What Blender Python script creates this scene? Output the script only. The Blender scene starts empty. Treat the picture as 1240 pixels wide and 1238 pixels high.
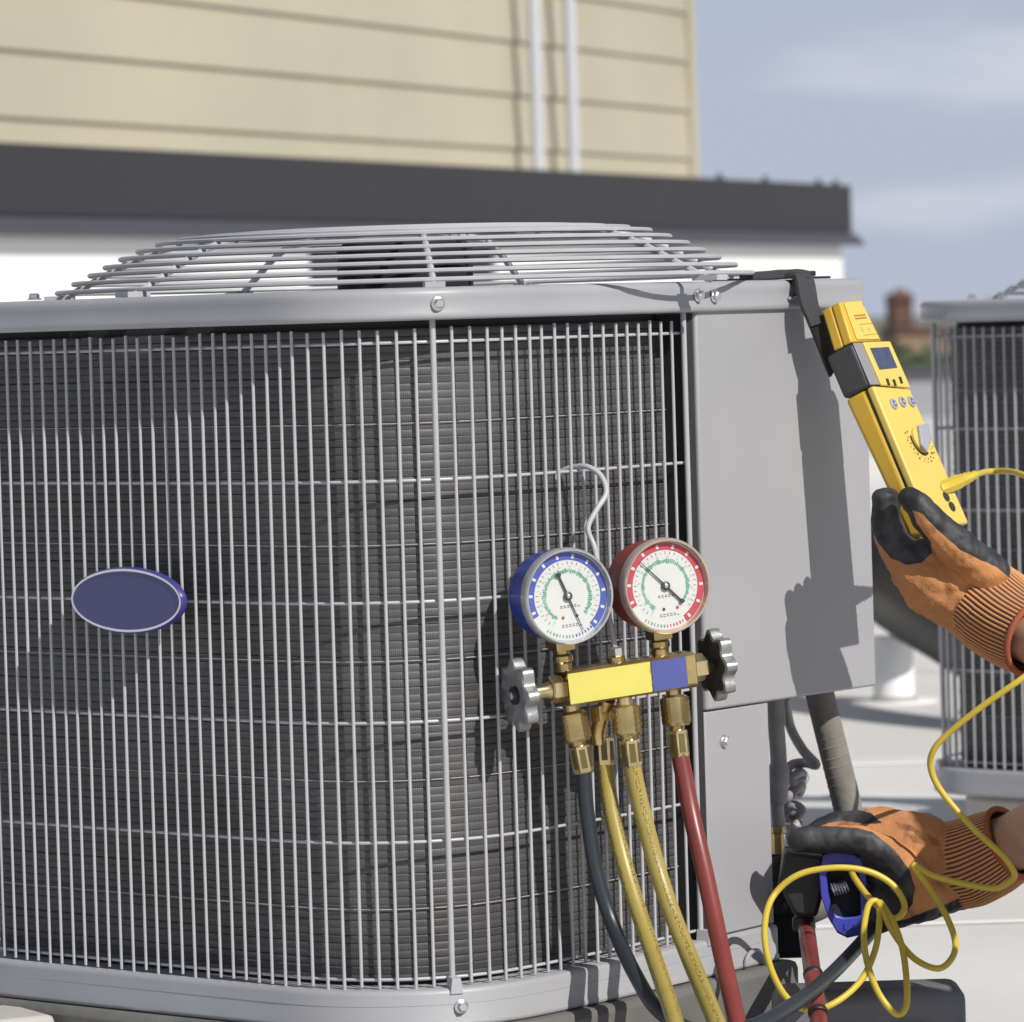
import bpy, bmesh, math, random
import numpy as np
from math import sin, cos, pi, radians
from mathutils import Vector, Matrix, noise
random.seed(7)
scn = bpy.context.scene
C = scn.collection
V = Vector

# ------------------------------------------------------------------ camera, world, sun, exposure
EYE = 0.67
FPX, ROLL, PITCH = 5832.0, 0.03, 0.0396           # focal length in photograph pixels
cam_d = bpy.data.cameras.new('camera'); cam = bpy.data.objects.new('camera', cam_d); C.objects.link(cam)
cam.matrix_world = Matrix.Translation((0, 0, EYE)) @ Matrix.Rotation(pi/2 - PITCH, 4, 'X') @ Matrix.Rotation(-ROLL, 4, 'Z')
cam_d.sensor_fit = 'HORIZONTAL'; cam_d.sensor_width = 36.0; cam_d.lens = 36.0*FPX/1240.0
cam_d.clip_start = 0.05; cam_d.clip_end = 9000
cam_d.dof.use_dof = True; cam_d.dof.focus_distance = 3.9; cam_d.dof.aperture_fstop = 16.0
scn.camera = cam
SUN_TO = V((1.0, -1.15, 1.22)).normalized()        # direction towards the sun
sun_elev = math.asin(SUN_TO.z); sun_az = math.atan2(SUN_TO.x, SUN_TO.y)   # azimuth from +Y clockwise
world = bpy.data.worlds.new('World'); scn.world = world; world.use_nodes = True
wn = world.node_tree; wn.nodes.clear()
def N(nt, t, **kw):
    n = nt.nodes.new(t)
    for k, v in kw.items(): setattr(n, k, v)
    return n
w_out = N(wn, 'ShaderNodeOutputWorld'); w_bg = N(wn, 'ShaderNodeBackground'); w_sky = N(wn, 'ShaderNodeTexSky')
w_sky.sky_type = 'NISHITA'; w_sky.sun_disc = False; w_sky.sun_elevation = sun_elev; w_sky.sun_rotation = sun_az
w_sky.altitude = 50; w_sky.air_density = 1.0; w_sky.dust_density = 0.6; w_sky.ozone_density = 1.6
w_bg.inputs['Strength'].default_value = 0.045
w_tc = N(wn, 'ShaderNodeTexCoord'); w_sep = N(wn, 'ShaderNodeSeparateXYZ')
w_hz = N(wn, 'ShaderNodeMapRange', interpolation_type='SMOOTHSTEP')      # pale haze that thins out with height, all round
w_hz.inputs[1].default_value = -.02; w_hz.inputs[2].default_value = .42; w_hz.inputs[3].default_value = .92; w_hz.inputs[4].default_value = .12
w_ramp = N(wn, 'ShaderNodeMapRange'); w_ramp.inputs[1].default_value = 0; w_ramp.inputs[2].default_value = .11
w_hcol = N(wn, 'ShaderNodeMix', data_type='RGBA'); w_hcol.inputs[6].default_value = (11.6, 12.9, 16.0, 1); w_hcol.inputs[7].default_value = (12.2, 13.7, 17.4, 1)
w_map = N(wn, 'ShaderNodeMapping'); w_map.inputs['Scale'].default_value = (7, 7, 30); w_map.inputs['Location'].default_value = (1.3, .4, .2)
w_nz = N(wn, 'ShaderNodeTexNoise'); w_nz.inputs['Scale'].default_value = 1.5; w_nz.inputs['Detail'].default_value = 4; w_nz.inputs['Roughness'].default_value = .45
w_cr = N(wn, 'ShaderNodeMapRange', interpolation_type='SMOOTHSTEP'); w_cr.inputs[1].default_value = .45; w_cr.inputs[2].default_value = .72; w_cr.inputs[4].default_value = .75
w_mixh = N(wn, 'ShaderNodeMix', data_type='RGBA'); w_mixc = N(wn, 'ShaderNodeMix', data_type='RGBA'); w_mixc.inputs[7].default_value = (15.8, 16.4, 18.2, 1)
L = wn.links.new
L(w_tc.outputs['Generated'], w_sep.inputs[0]); L(w_sep.outputs[2], w_hz.inputs[0]); L(w_sep.outputs[2], w_ramp.inputs[0]); L(w_ramp.outputs[0], w_hcol.inputs[0])
L(w_tc.outputs['Generated'], w_map.inputs[0]); L(w_map.outputs[0], w_nz.inputs['Vector']); L(w_nz.outputs['Fac'], w_cr.inputs[0])
L(w_hz.outputs[0], w_mixh.inputs[0]); L(w_sky.outputs[0], w_mixh.inputs[6]); L(w_hcol.outputs[2], w_mixh.inputs[7])
L(w_cr.outputs[0], w_mixc.inputs[0]); L(w_mixh.outputs[2], w_mixc.inputs[6]); L(w_mixc.outputs[2], w_bg.inputs['Color']); L(w_bg.outputs[0], w_out.inputs['Surface'])
sun_d = bpy.data.lights.new('sun', 'SUN'); sun = bpy.data.objects.new('sun', sun_d); C.objects.link(sun)
sun_d.energy = 4.9; sun_d.angle = radians(.45); sun_d.color = (1.0, .955, .89)
sun.rotation_euler = SUN_TO.to_track_quat('Z', 'Y').to_euler(); sun.location = SUN_TO*30
scn.view_settings.view_transform = 'Standard'; scn.view_settings.look = 'None'
scn.view_settings.gamma = 1; scn.view_settings.use_curve_mapping = False; scn.view_settings.exposure = -0.12

# ------------------------------------------------------------------ helpers: rays, shapes, objects
def ray(px, py):
    a, b = px-620.0, py-619.0
    A, B = a*cos(ROLL)-b*sin(ROLL), a*sin(ROLL)+b*cos(ROLL)
    x, v = A/FPX, -B/FPX
    return V((x, cos(PITCH)+v*sin(PITCH), -sin(PITCH)+v*cos(PITCH)))
EYEV = V((0, 0, EYE))
def at(px, py, Y):
    r = ray(px, py); return EYEV + r*(Y/r.y)
def hit(px, py, P, n):
    r = ray(px, py); return EYEV + r*((P-EYEV).dot(n)/r.dot(n))
def on_z(px, py, z):
    r = ray(px, py); return EYEV + r*((z-EYE)/r.z)

def spline(pts, per=8):
    pts = [V(p) for p in pts]; q = [pts[0]*2-pts[1]] + pts + [pts[-1]*2-pts[-2]]
    out = []
    for i in range(1, len(q)-2):
        p0, p1, p2, p3 = q[i-1:i+3]
        for k in range(per):
            t = k/per
            out.append(.5*((2*p1)+(p2-p0)*t+(2*p0-5*p1+4*p2-p3)*t*t+(3*p1-p0-3*p2+p3)*t**3))
    out.append(pts[-1]); return out

class MB:
    def __init__(s): s.v, s.f, s.m, s.uv = [], [], [], {}
    def add(s, vs, fs, mi=0, uvs=None, M=None):
        o = len(s.v)
        s.v += [tuple(M @ V(p)) if M is not None else tuple(p) for p in vs]
        for i, f in enumerate(fs):
            if uvs is not None: s.uv[len(s.f)] = uvs[i]
            s.f.append(tuple(a+o for a in f)); s.m.append(mi)
        return s
    def box(s, lo, hi, mi=0, M=None):
        x0, y0, z0 = lo; x1, y1, z1 = hi
        return s.add([(x0,y0,z0),(x1,y0,z0),(x1,y1,z0),(x0,y1,z0),(x0,y0,z1),(x1,y0,z1),(x1,y1,z1),(x0,y1,z1)],
                     [(3,2,1,0),(4,5,6,7),(0,1,5,4),(1,2,6,5),(2,3,7,6),(3,0,4,7)], mi, M=M)
    def tube(s, path, r, seg=8, mi=0, caps=True, flat=None):
        path = [V(p) for p in path]; n = len(path); rs = r if isinstance(r, (list, tuple)) else [r]*n
        t = [(path[min(i+1, n-1)]-path[max(i-1, 0)]).normalized() for i in range(n)]
        up = V((0, 0, 1)) if abs(t[0].z) < .9 else V((1, 0, 0))
        a = up.cross(t[0]).normalized(); vs, dist, ds = [], 0, []
        for i in range(n):
            if i: dist += (path[i]-path[i-1]).length
            ds.append(dist)
            a = (a-t[i]*a.dot(t[i])).normalized(); b = t[i].cross(a)
            for k in range(seg):
                w = 2*pi*k/seg; vs.append(path[i]+(a*cos(w)+b*sin(w))*rs[i])
        fs, uvs = [], []
        for i in range(n-1):
            for k in range(seg):
                k2 = (k+1) % seg
                fs.append((i*seg+k, i*seg+k2, (i+1)*seg+k2, (i+1)*seg+k))
                uvs.append([(k/seg, ds[i]), ((k+1)/seg, ds[i]), ((k+1)/seg, ds[i+1]), (k/seg, ds[i+1])])
        if caps:
            fs.append(tuple(range(seg))[::-1]); uvs.append([(0, 0)]*seg)
            fs.append(tuple((n-1)*seg+k for k in range(seg))); uvs.append([(0, dist)]*seg)
        return s.add(vs, fs, mi, uvs)
    def lathe(s, prof, seg=24, mi=0, M=None, caps=True, mis=None):   # prof: (radius, z) pairs
        vs = [(r*cos(2*pi*k/seg), r*sin(2*pi*k/seg), z) for r, z in prof for k in range(seg)]
        for i in range(len(prof)-1):
            fs = [(i*seg+k, i*seg+(k+1) % seg, (i+1)*seg+(k+1) % seg, (i+1)*seg+k) for k in range(seg)]
            if i == 0: s.add(vs, fs, mi if mis is None else mis[0], M=M); base = len(s.v)-len(vs)
            else:
                for f in fs: s.f.append(tuple(a+base for a in f)); s.m.append(mi if mis is None else mis[i])
        if caps:
            s.f.append(tuple(base+k for k in range(seg))[::-1]); s.m.append(mi if mis is None else mis[0])
            s.f.append(tuple(base+(len(prof)-1)*seg+k for k in range(seg))); s.m.append(mi if mis is None else mis[-1])
        return s
    def prism(s, poly, d, mi=0):              # polygon of 3-D points, extruded by vector d
        n = len(poly); d = V(d)
        vs = [V(p) for p in poly]+[V(p)+d for p in poly]
        fs = [tuple(range(n)), tuple(range(2*n-1, n-1, -1))]+[(k, k+n, (k+1) % n+n, (k+1) % n) for k in range(n)]
        return s.add(vs, fs, mi)
    def build(s, name, mats, parent=None, loc=(0, 0, 0), smooth=True, angle=38, bevel=0, bseg=2):
        me = bpy.data.meshes.new(name)
        me.from_pydata(s.v, [], s.f)
        ms = mats if isinstance(mats, (list, tuple)) else [mats]
        for m in ms: me.materials.append(m)
        me.polygons.foreach_set('material_index', s.m)
        if s.uv:
            ul = me.uv_layers.new(name='UVMap')
            for fi, uvs in s.uv.items():
                for li, uv in zip(me.polygons[fi].loop_indices, uvs): ul.data[li].uv = uv
        me.validate(clean_customdata=False)
        bm = bmesh.new(); bm.from_mesh(me); bmesh.ops.recalc_face_normals(bm, faces=bm.faces); bm.to_mesh(me); bm.free()
        if smooth: me.shade_smooth(); me.set_sharp_from_angle(angle=radians(angle))
        o = bpy.data.objects.new(name, me); C.objects.link(o); o.location = loc
        if parent: o.parent = parent
        if bevel:
            b = o.modifiers.new('bevel', 'BEVEL'); b.width = bevel; b.segments = bseg; b.limit_method = 'ANGLE'; b.angle_limit = radians(40)
        return o

def tag(o, label=None, cat=None, group=None, kind=None):
    if label: o['label'] = label
    if cat: o['category'] = cat
    if group: o['group'] = group
    if kind: o['kind'] = kind
    return o
def empty(name, loc, label, cat, group=None):
    o = bpy.data.objects.new(name, None); C.objects.link(o); o.location = loc; o.empty_display_size = .05
    return tag(o, label, cat, group)
def kids(o): return [c for c in bpy.data.objects if c.parent == o]
def dup(o, parent=None):
    c = o.copy(); C.objects.link(c)
    if parent: c.parent = parent
    for k in kids(o): dup(k, c)
    return c
def frame_m(o, x, y, z):
    return Matrix(((x.x, y.x, z.x, o.x), (x.y, y.y, z.y, o.y), (x.z, y.z, z.z, o.z), (0, 0, 0, 1)))
def axis_m(p, d):                                  # z axis along d
    return Matrix.Translation(p) @ V(d).normalized().to_track_quat('Z', 'Y').to_matrix().to_4x4()

# ------------------------------------------------------------------ materials
MATS = {}
def mat(name, col, rough=.5, metal=0.0, var=.08, vscale=8.0, bump=0.0, bscale=60.0, col2=None, spec=None, coat=0.0):
    m = bpy.data.materials.new(name); m.use_nodes = True; nt = m.node_tree; b = nt.nodes['Principled BSDF']
    b.inputs['Roughness'].default_value = rough; b.inputs['Metallic'].default_value = metal
    if spec is not None: b.inputs['Specular IOR Level'].default_value = spec
    b.inputs['Coat Weight'].default_value = coat
    tc = N(nt, 'ShaderNodeTexCoord'); nz = N(nt, 'ShaderNodeTexNoise'); nz.inputs['Scale'].default_value = vscale; nz.inputs['Detail'].default_value = 6
    mx = N(nt, 'ShaderNodeMix', data_type='RGBA'); rm = N(nt, 'ShaderNodeMapRange'); rm.inputs[1].default_value = .3; rm.inputs[2].default_value = .7
    c2 = col2 if col2 else tuple(c*(1-2*var) for c in col)
    mx.inputs[6].default_value = (*c2, 1); mx.inputs[7].default_value = (*col, 1)
    nt.links.new(tc.outputs['Object'], nz.inputs['Vector']); nt.links.new(nz.outputs['Fac'], rm.inputs[0]); nt.links.new(rm.outputs[0], mx.inputs[0])
    nt.links.new(mx.outputs[2], b.inputs['Base Color'])
    rr = N(nt, 'ShaderNodeMapRange'); rr.inputs[3].default_value = rough*.85; rr.inputs[4].default_value = min(1, rough*1.2)
    nt.links.new(nz.outputs['Fac'], rr.inputs[0]); nt.links.new(rr.outputs[0], b.inputs['Roughness'])
    if bump:
        n2 = N(nt, 'ShaderNodeTexNoise'); n2.inputs['Scale'].default_value = bscale; n2.inputs['Detail'].default_value = 4
        bp = N(nt, 'ShaderNodeBump'); bp.inputs['Strength'].default_value = bump; bp.inputs['Distance'].default_value = .002
        nt.links.new(tc.outputs['Object'], n2.inputs['Vector']); nt.links.new(n2.outputs['Fac'], bp.inputs['Height']); nt.links.new(bp.outputs[0], b.inputs['Normal'])
    MATS[name] = m; return m

M_grey = mat('painted_grey_steel', (.345, .348, .366), .42, var=.05, vscale=6, bump=.05, bscale=220)
def wave(m, scale, dist):
    nt = m.node_tree; b = nt.nodes['Principled BSDF']; tc = N(nt, 'ShaderNodeTexCoord'); nz = N(nt, 'ShaderNodeTexNoise'); nz.inputs['Scale'].default_value = scale; nz.inputs['Detail'].default_value = 2
    bp = N(nt, 'ShaderNodeBump'); bp.inputs['Strength'].default_value = 1; bp.inputs['Distance'].default_value = dist
    old = b.inputs['Normal'].links[0].from_socket if b.inputs['Normal'].links else None
    nt.links.new(tc.outputs['Object'], nz.inputs['Vector']); nt.links.new(nz.outputs['Fac'], bp.inputs['Height'])
    if old: nt.links.new(old, bp.inputs['Normal'])
    nt.links.new(bp.outputs[0], b.inputs['Normal'])
wave(M_grey, 7, .0035)
M_bar = mat('coated_wire', (.44, .44, .462), .42, var=.05, vscale=30)
M_dark = mat('dark_interior', (.012, .012, .013), .8)
M_shadowgap = mat('gap_shade_black', (.015, .015, .016), .7)
M_post = mat('coated_post', (.40, .40, .42), .5, var=.04, vscale=30)
M_screw = mat('zinc_screw', (.72, .73, .74), .25, metal=.9)
M_badge = mat('badge_blue', (.072, .075, .19), .35, var=.04)
M_badge_side = mat('badge_blue_side', (.05, .045, .22), .35)
M_white_print = mat('white_print', (.75, .75, .82), .5, var=.02)
M_brass = mat('brass', (.66, .50, .23), .25, metal=.92, var=.18, vscale=60)
M_brass_bright = mat('brass_bright', (.74, .60, .33), .22, metal=.92, var=.12, vscale=60)
M_steel = mat('bright_steel', (.66, .67, .69), .28, metal=.85)
M_cast = mat('cast_zinc', (.45, .46, .46), .38, metal=.75, var=.12, vscale=50, bump=.15, bscale=400)
M_yellow_label = mat('yellow_label', (.64, .58, .13), .45, var=.05, vscale=35)
M_blue_label = mat('blue_label', (.075, .09, .30), .45, var=.06, vscale=35)
M_blue_case = mat('blue_gauge_case', (.025, .06, .34), .35)
M_red_case = mat('red_gauge_case', (.26, .035, .022), .4)
M_bezel = mat('plastic_bezel', (.58, .58, .58), .24, metal=.55, var=.12, vscale=30)
M_bezel_tan = mat('tan_bezel', (.62, .50, .42), .26, metal=.45, var=.12, vscale=30)
M_dial = mat('dial_white', (.62, .63, .61), .5, var=.03)
M_print_blue = mat('print_blue', (.06, .09, .40), .5)
M_print_red = mat('print_red', (.50, .05, .07), .5)
M_print_green = mat('print_green', (.10, .36, .24), .5, var=.15, vscale=200)
M_print_black = mat('print_black', (.03, .03, .035), .5)
M_needle = mat('needle_black', (.035, .035, .04), .4)
M_meter = mat('meter_yellow', (.66, .42, .045), .38, var=.03, vscale=20)
M_meter_face = mat('meter_face_yellow', (.70, .52, .12), .42, var=.03, vscale=20)
M_meter_grip = mat('meter_grip', (.06, .06, .064), .5, bump=.1, bscale=500)
M_meter_grip_front = mat('meter_grip_edge', (.27, .27, .29), .45)
M_lcd = mat('display_grey_blue', (.07, .085, .16), .18, var=.15, vscale=120)
M_print_brown = mat('print_brown', (.28, .12, .02), .5)
M_black = mat('black_rubber', (.016, .016, .018), .5, bump=.1, bscale=300)
M_strap = mat('black_webbing', (.045, .045, .05), .8, bump=.6, bscale=500)
M_hose_blue = mat('hose_slate', (.026, .034, .044), .38, var=.1, vscale=15)
M_hose_red = mat('hose_red', (.21, .042, .036), .36, var=.12, vscale=25)
M_lead = mat('lead_yellow', (.60, .45, .05), .38, var=.05, vscale=30)
M_clamp_blue = mat('clamp_blue', (.05, .06, .40), .36, var=.06)
M_insul = mat('pipe_insulation', (.25, .235, .21), .85, var=.15, vscale=30, bump=.5, bscale=90)
M_conduit = mat('grey_conduit', (.40, .39, .39), .5, var=.15, vscale=60)
M_white_wall = mat('white_wall', (.80, .80, .79), .7, var=.03, vscale=1.0)
M_siding = mat('tan_siding', (.43, .397, .30), .6, var=.07, vscale=.9, bump=.15, bscale=25)
M_fascia = mat('charcoal_fascia', (.026, .0255, .029), .6, var=.06, vscale=2)
M_flash = mat('grey_flashing', (.065, .063, .078), .5, var=.06, vscale=2)
M_pipe_white = mat('white_pipe', (.50, .51, .57), .5, var=.03)
M_roof = mat('roof_membrane', (.70, .69, .665), .75, var=.10, vscale=1.2, bump=.15, bscale=12)
M_concrete = mat('pale_concrete', (.50, .49, .46), .85, var=.14, vscale=9, bump=.3, bscale=60)
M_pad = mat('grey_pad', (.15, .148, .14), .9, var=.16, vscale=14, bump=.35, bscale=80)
M_slate = mat('dark_slate', (.16, .165, .185), .6, var=.15, vscale=12, bump=.25, bscale=150)
M_skin = mat('skin', (.52, .31, .21), .5, var=.07, vscale=40, bump=.12, bscale=200)
M_shirt = mat('navy_cloth', (.04, .05, .09), .9, bump=.3, bscale=300)
M_trouser = mat('khaki_cloth', (.16, .13, .09), .9, bump=.3, bscale=300)
M_hair = mat('brown_hair', (.04, .025, .015), .6, bump=.5, bscale=200)
M_hem = mat('glove_hem', (.38, .105, .045), .9, bump=.3, bscale=600)
M_brick_far = mat('brown_masonry', (.16, .085, .06), .9, var=.12, vscale=.6)
M_tan_far = mat('tan_masonry', (.34, .24, .16), .9, var=.10, vscale=.6)
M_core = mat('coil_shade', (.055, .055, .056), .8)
M_parapet = mat('parapet_grey', (.33, .34, .37), .8, var=.06, vscale=2)
M_wheel_dark = mat('cast_zinc_dark', (.035, .034, .032), .45, metal=.3, var=.2, vscale=50, bump=.15, bscale=400)
M_knob = mat('knob_grey', (.36, .36, .41), .4)
M_glass_dark = mat('dark_louvre', (.02, .021, .025), .5)
M_ground = mat('far_ground', (.13, .14, .10), .95, var=.3, vscale=.02, col2=(.20, .19, .17))
M_leaf = mat('leaf', (.05, .085, .03), .7, var=.3, vscale=1.2)
M_bark = mat('bark', (.07, .05, .035), .9)

def knit(name, base, dark):
    m = mat(name, base, .85, var=.12, vscale=22); nt = m.node_tree; b = nt.nodes['Principled BSDF']
    tc = N(nt, 'ShaderNodeTexCoord'); v = N(nt, 'ShaderNodeTexVoronoi'); v.inputs['Scale'].default_value = 700
    bp = N(nt, 'ShaderNodeBump'); bp.inputs['Strength'].default_value = .5; bp.inputs['Distance'].default_value = .0008
    nt.links.new(tc.outputs['Object'], v.inputs['Vector']); nt.links.new(v.outputs['Distance'], bp.inputs['Height']); nt.links.new(bp.outputs[0], b.inputs['Normal'])
    return m
def glove_mat():
    m = bpy.data.materials.new('dipped_glove'); m.use_nodes = True; nt = m.node_tree; b = nt.nodes['Principled BSDF']; lk = nt.links.new
    tc = N(nt, 'ShaderNodeTexCoord'); at_ = N(nt, 'ShaderNodeAttribute'); at_.attribute_name = 'coat'
    nz = N(nt, 'ShaderNodeTexNoise'); nz.inputs['Scale'].default_value = 130; nz.inputs['Detail'].default_value = 3; lk(tc.outputs['Object'], nz.inputs['Vector'])
    ad = N(nt, 'ShaderNodeMath', operation='MULTIPLY_ADD'); ad.inputs[1].default_value = .0016; lk(nz.outputs['Fac'], ad.inputs[0]); lk(at_.outputs['Fac'], ad.inputs[2])
    mr = N(nt, 'ShaderNodeMapRange'); mr.inputs[1].default_value = .0006; mr.inputs[2].default_value = .0011; lk(ad.outputs[0], mr.inputs[0])
    # orange knit with wear
    n2 = N(nt, 'ShaderNodeTexNoise'); n2.inputs['Scale'].default_value = 26; n2.inputs['Detail'].default_value = 6; lk(tc.outputs['Object'], n2.inputs['Vector'])
    r2 = N(nt, 'ShaderNodeMapRange'); r2.inputs[1].default_value = .3; r2.inputs[2].default_value = .75; lk(n2.outputs['Fac'], r2.inputs[0])
    oc = N(nt, 'ShaderNodeMix', data_type='RGBA'); oc.inputs[6].default_value = (.60, .27, .10, 1); oc.inputs[7].default_value = (.36, .155, .062, 1); lk(r2.outputs[0], oc.inputs[0])
    n3 = N(nt, 'ShaderNodeTexNoise'); n3.inputs['Scale'].default_value = 40; n3.inputs['Detail'].default_value = 6; lk(tc.outputs['Object'], n3.inputs['Vector'])
    r3 = N(nt, 'ShaderNodeMapRange'); r3.inputs[1].default_value = .45; r3.inputs[2].default_value = .7; lk(n3.outputs['Fac'], r3.inputs[0])
    bc = N(nt, 'ShaderNodeMix', data_type='RGBA'); bc.inputs[6].default_value = (.016, .017, .020, 1); bc.inputs[7].default_value = (.065, .067, .072, 1); lk(r3.outputs[0], bc.inputs[0])
    mx = N(nt, 'ShaderNodeMix', data_type='RGBA'); lk(mr.outputs[0], mx.inputs[0]); ap = N(nt, 'ShaderNodeAttribute'); ap.attribute_name = 'print_mark'; pm = N(nt, 'ShaderNodeMapRange'); pm.inputs[1].default_value = -.0010; pm.inputs[2].default_value = .0004; pm.inputs[4].default_value = .8
    pn = N(nt, 'ShaderNodeMath', operation='MULTIPLY'); lk(r3.outputs[0], pn.inputs[0]); lk(ap.outputs['Fac'], pm.inputs[0]); lk(pm.outputs[0], pn.inputs[1])
    pa_ = N(nt, 'ShaderNodeMath', operation='MULTIPLY_ADD'); pa_.inputs[1].default_value = .55; lk(pm.outputs[0], pa_.inputs[0]); lk(pn.outputs[0], pa_.inputs[2]); pa_.use_clamp = True
    oc2 = N(nt, 'ShaderNodeMix', data_type='RGBA'); oc2.inputs[7].default_value = (.045, .025, .018, 1); lk(pa_.outputs[0], oc2.inputs[0]); lk(oc.outputs[2], oc2.inputs[6])
    lk(oc2.outputs[2], mx.inputs[6]); lk(bc.outputs[2], mx.inputs[7]); lk(mx.outputs[2], b.inputs['Base Color'])
    rg = N(nt, 'ShaderNodeMapRange'); rg.inputs[3].default_value = .9; rg.inputs[4].default_value = .6; lk(mr.outputs[0], rg.inputs[0]); lk(rg.outputs[0], b.inputs['Roughness'])
    v = N(nt, 'ShaderNodeTexVoronoi'); v.inputs['Scale'].default_value = 750; lk(tc.outputs['Object'], v.inputs['Vector'])
    bs = N(nt, 'ShaderNodeMix', data_type='FLOAT'); lk(mr.outputs[0], bs.inputs[0]); lk(v.outputs['Distance'], bs.inputs[2]); lk(n3.outputs['Fac'], bs.inputs[3])
    bp = N(nt, 'ShaderNodeBump'); bp.inputs['Strength'].default_value = .45; bp.inputs['Distance'].default_value = .0009; lk(bs.outputs[0], bp.inputs['Height']); lk(bp.outputs[0], b.inputs['Normal'])
    return m
M_glove = glove_mat()

def uvmat(name, build):
    m = bpy.data.materials.new(name); m.use_nodes = True; build(m.node_tree, m.node_tree.nodes['Principled BSDF']); return m
def _cuff(nt, b):                                  # ribs run along the wrist: u = angle
    uv = N(nt, 'ShaderNodeUVMap'); sp = N(nt, 'ShaderNodeSeparateXYZ'); nt.links.new(uv.outputs[0], sp.inputs[0])
    mu = N(nt, 'ShaderNodeMath', operation='MULTIPLY'); mu.inputs[1].default_value = 58*2*pi; nt.links.new(sp.outputs[0], mu.inputs[0])
    sn = N(nt, 'ShaderNodeMath', operation='SINE'); nt.links.new(mu.outputs[0], sn.inputs[0])
    cr = N(nt, 'ShaderNodeMapRange'); cr.inputs[1].default_value = -.5; cr.inputs[2].default_value = .15; nt.links.new(sn.outputs[0], cr.inputs[0])
    mx = N(nt, 'ShaderNodeMix', data_type='RGBA'); mx.inputs[6].default_value = (.11, .045, .028, 1); mx.inputs[7].default_value = (.60, .29, .125, 1)
    nt.links.new(cr.outputs[0], mx.inputs[0]); nt.links.new(mx.outputs[2], b.inputs['Base Color']); b.inputs['Roughness'].default_value = .9
M_cuff = uvmat('glove_cuff_rib', _cuff)
def _hose(nt, b):                                  # faint printed line along one side of the hose
    uv = N(nt, 'ShaderNodeUVMap'); sp = N(nt, 'ShaderNodeSeparateXYZ'); nt.links.new(uv.outputs[0], sp.inputs[0])
    cb = N(nt, 'ShaderNodeCombineXYZ'); nt.links.new(sp.outputs[0], cb.inputs[0]); nt.links.new(sp.outputs[1], cb.inputs[1])
    mp = N(nt, 'ShaderNodeMapping'); mp.inputs['Scale'].default_value = (34, 420, 1); nt.links.new(cb.outputs[0], mp.inputs[0])
    nz = N(nt, 'ShaderNodeTexNoise'); nz.inputs['Scale'].default_value = 1; nz.inputs['Detail'].default_value = 1; nt.links.new(mp.outputs[0], nz.inputs['Vector'])
    g = N(nt, 'ShaderNodeMath', operation='GREATER_THAN'); g.inputs[1].default_value = .53; nt.links.new(nz.outputs['Fac'], g.inputs[0])
    u2 = N(nt, 'ShaderNodeMath', operation='PINGPONG'); u2.inputs[1].default_value = .25; nt.links.new(sp.outputs[0], u2.inputs[0]); d = N(nt, 'ShaderNodeMath', operation='SUBTRACT'); d.inputs[1].default_value = HOSE_U[0]; nt.links.new(u2.outputs[0], d.inputs[0])
    a = N(nt, 'ShaderNodeMath', operation='ABSOLUTE'); nt.links.new(d.outputs[0], a.inputs[0])
    l = N(nt, 'ShaderNodeMath', operation='LESS_THAN'); l.inputs[1].default_value = .045; nt.links.new(a.outputs[0], l.inputs[0])
    mm = N(nt, 'ShaderNodeMath', operation='MULTIPLY'); nt.links.new(g.outputs[0], mm.inputs[0]); nt.links.new(l.outputs[0], mm.inputs[1])
    m2 = N(nt, 'ShaderNodeMath', operation='MULTIPLY'); m2.inputs[1].default_value = .75; nt.links.new(mm.outputs[0], m2.inputs[0])
    mx = N(nt, 'ShaderNodeMix', data_type='RGBA'); mx.inputs[6].default_value = (.40, .315, .085, 1); mx.inputs[7].default_value = (.10, .07, .02, 1)
    nt.links.new(m2.outputs[0], mx.inputs[0])
    n2 = N(nt, 'ShaderNodeTexNoise'); n2.inputs['Scale'].default_value = 30; tc = N(nt, 'ShaderNodeTexCoord'); nt.links.new(tc.outputs['Object'], n2.inputs['Vector'])
    mx2 = N(nt, 'ShaderNodeMix', data_type='RGBA', blend_type='MULTIPLY'); mx2.inputs[7].default_value = (.72, .68, .60, 1)
    nt.links.new(n2.outputs['Fac'], mx2.inputs[0]); nt.links.new(mx.outputs[2], mx2.inputs[6]); nt.links.new(mx2.outputs[2], b.inputs['Base Color'])
    b.inputs['Roughness'].default_value = .38
HOSE_U = [.14]
M_hose_yellow = uvmat('hose_yellow', _hose)
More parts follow.
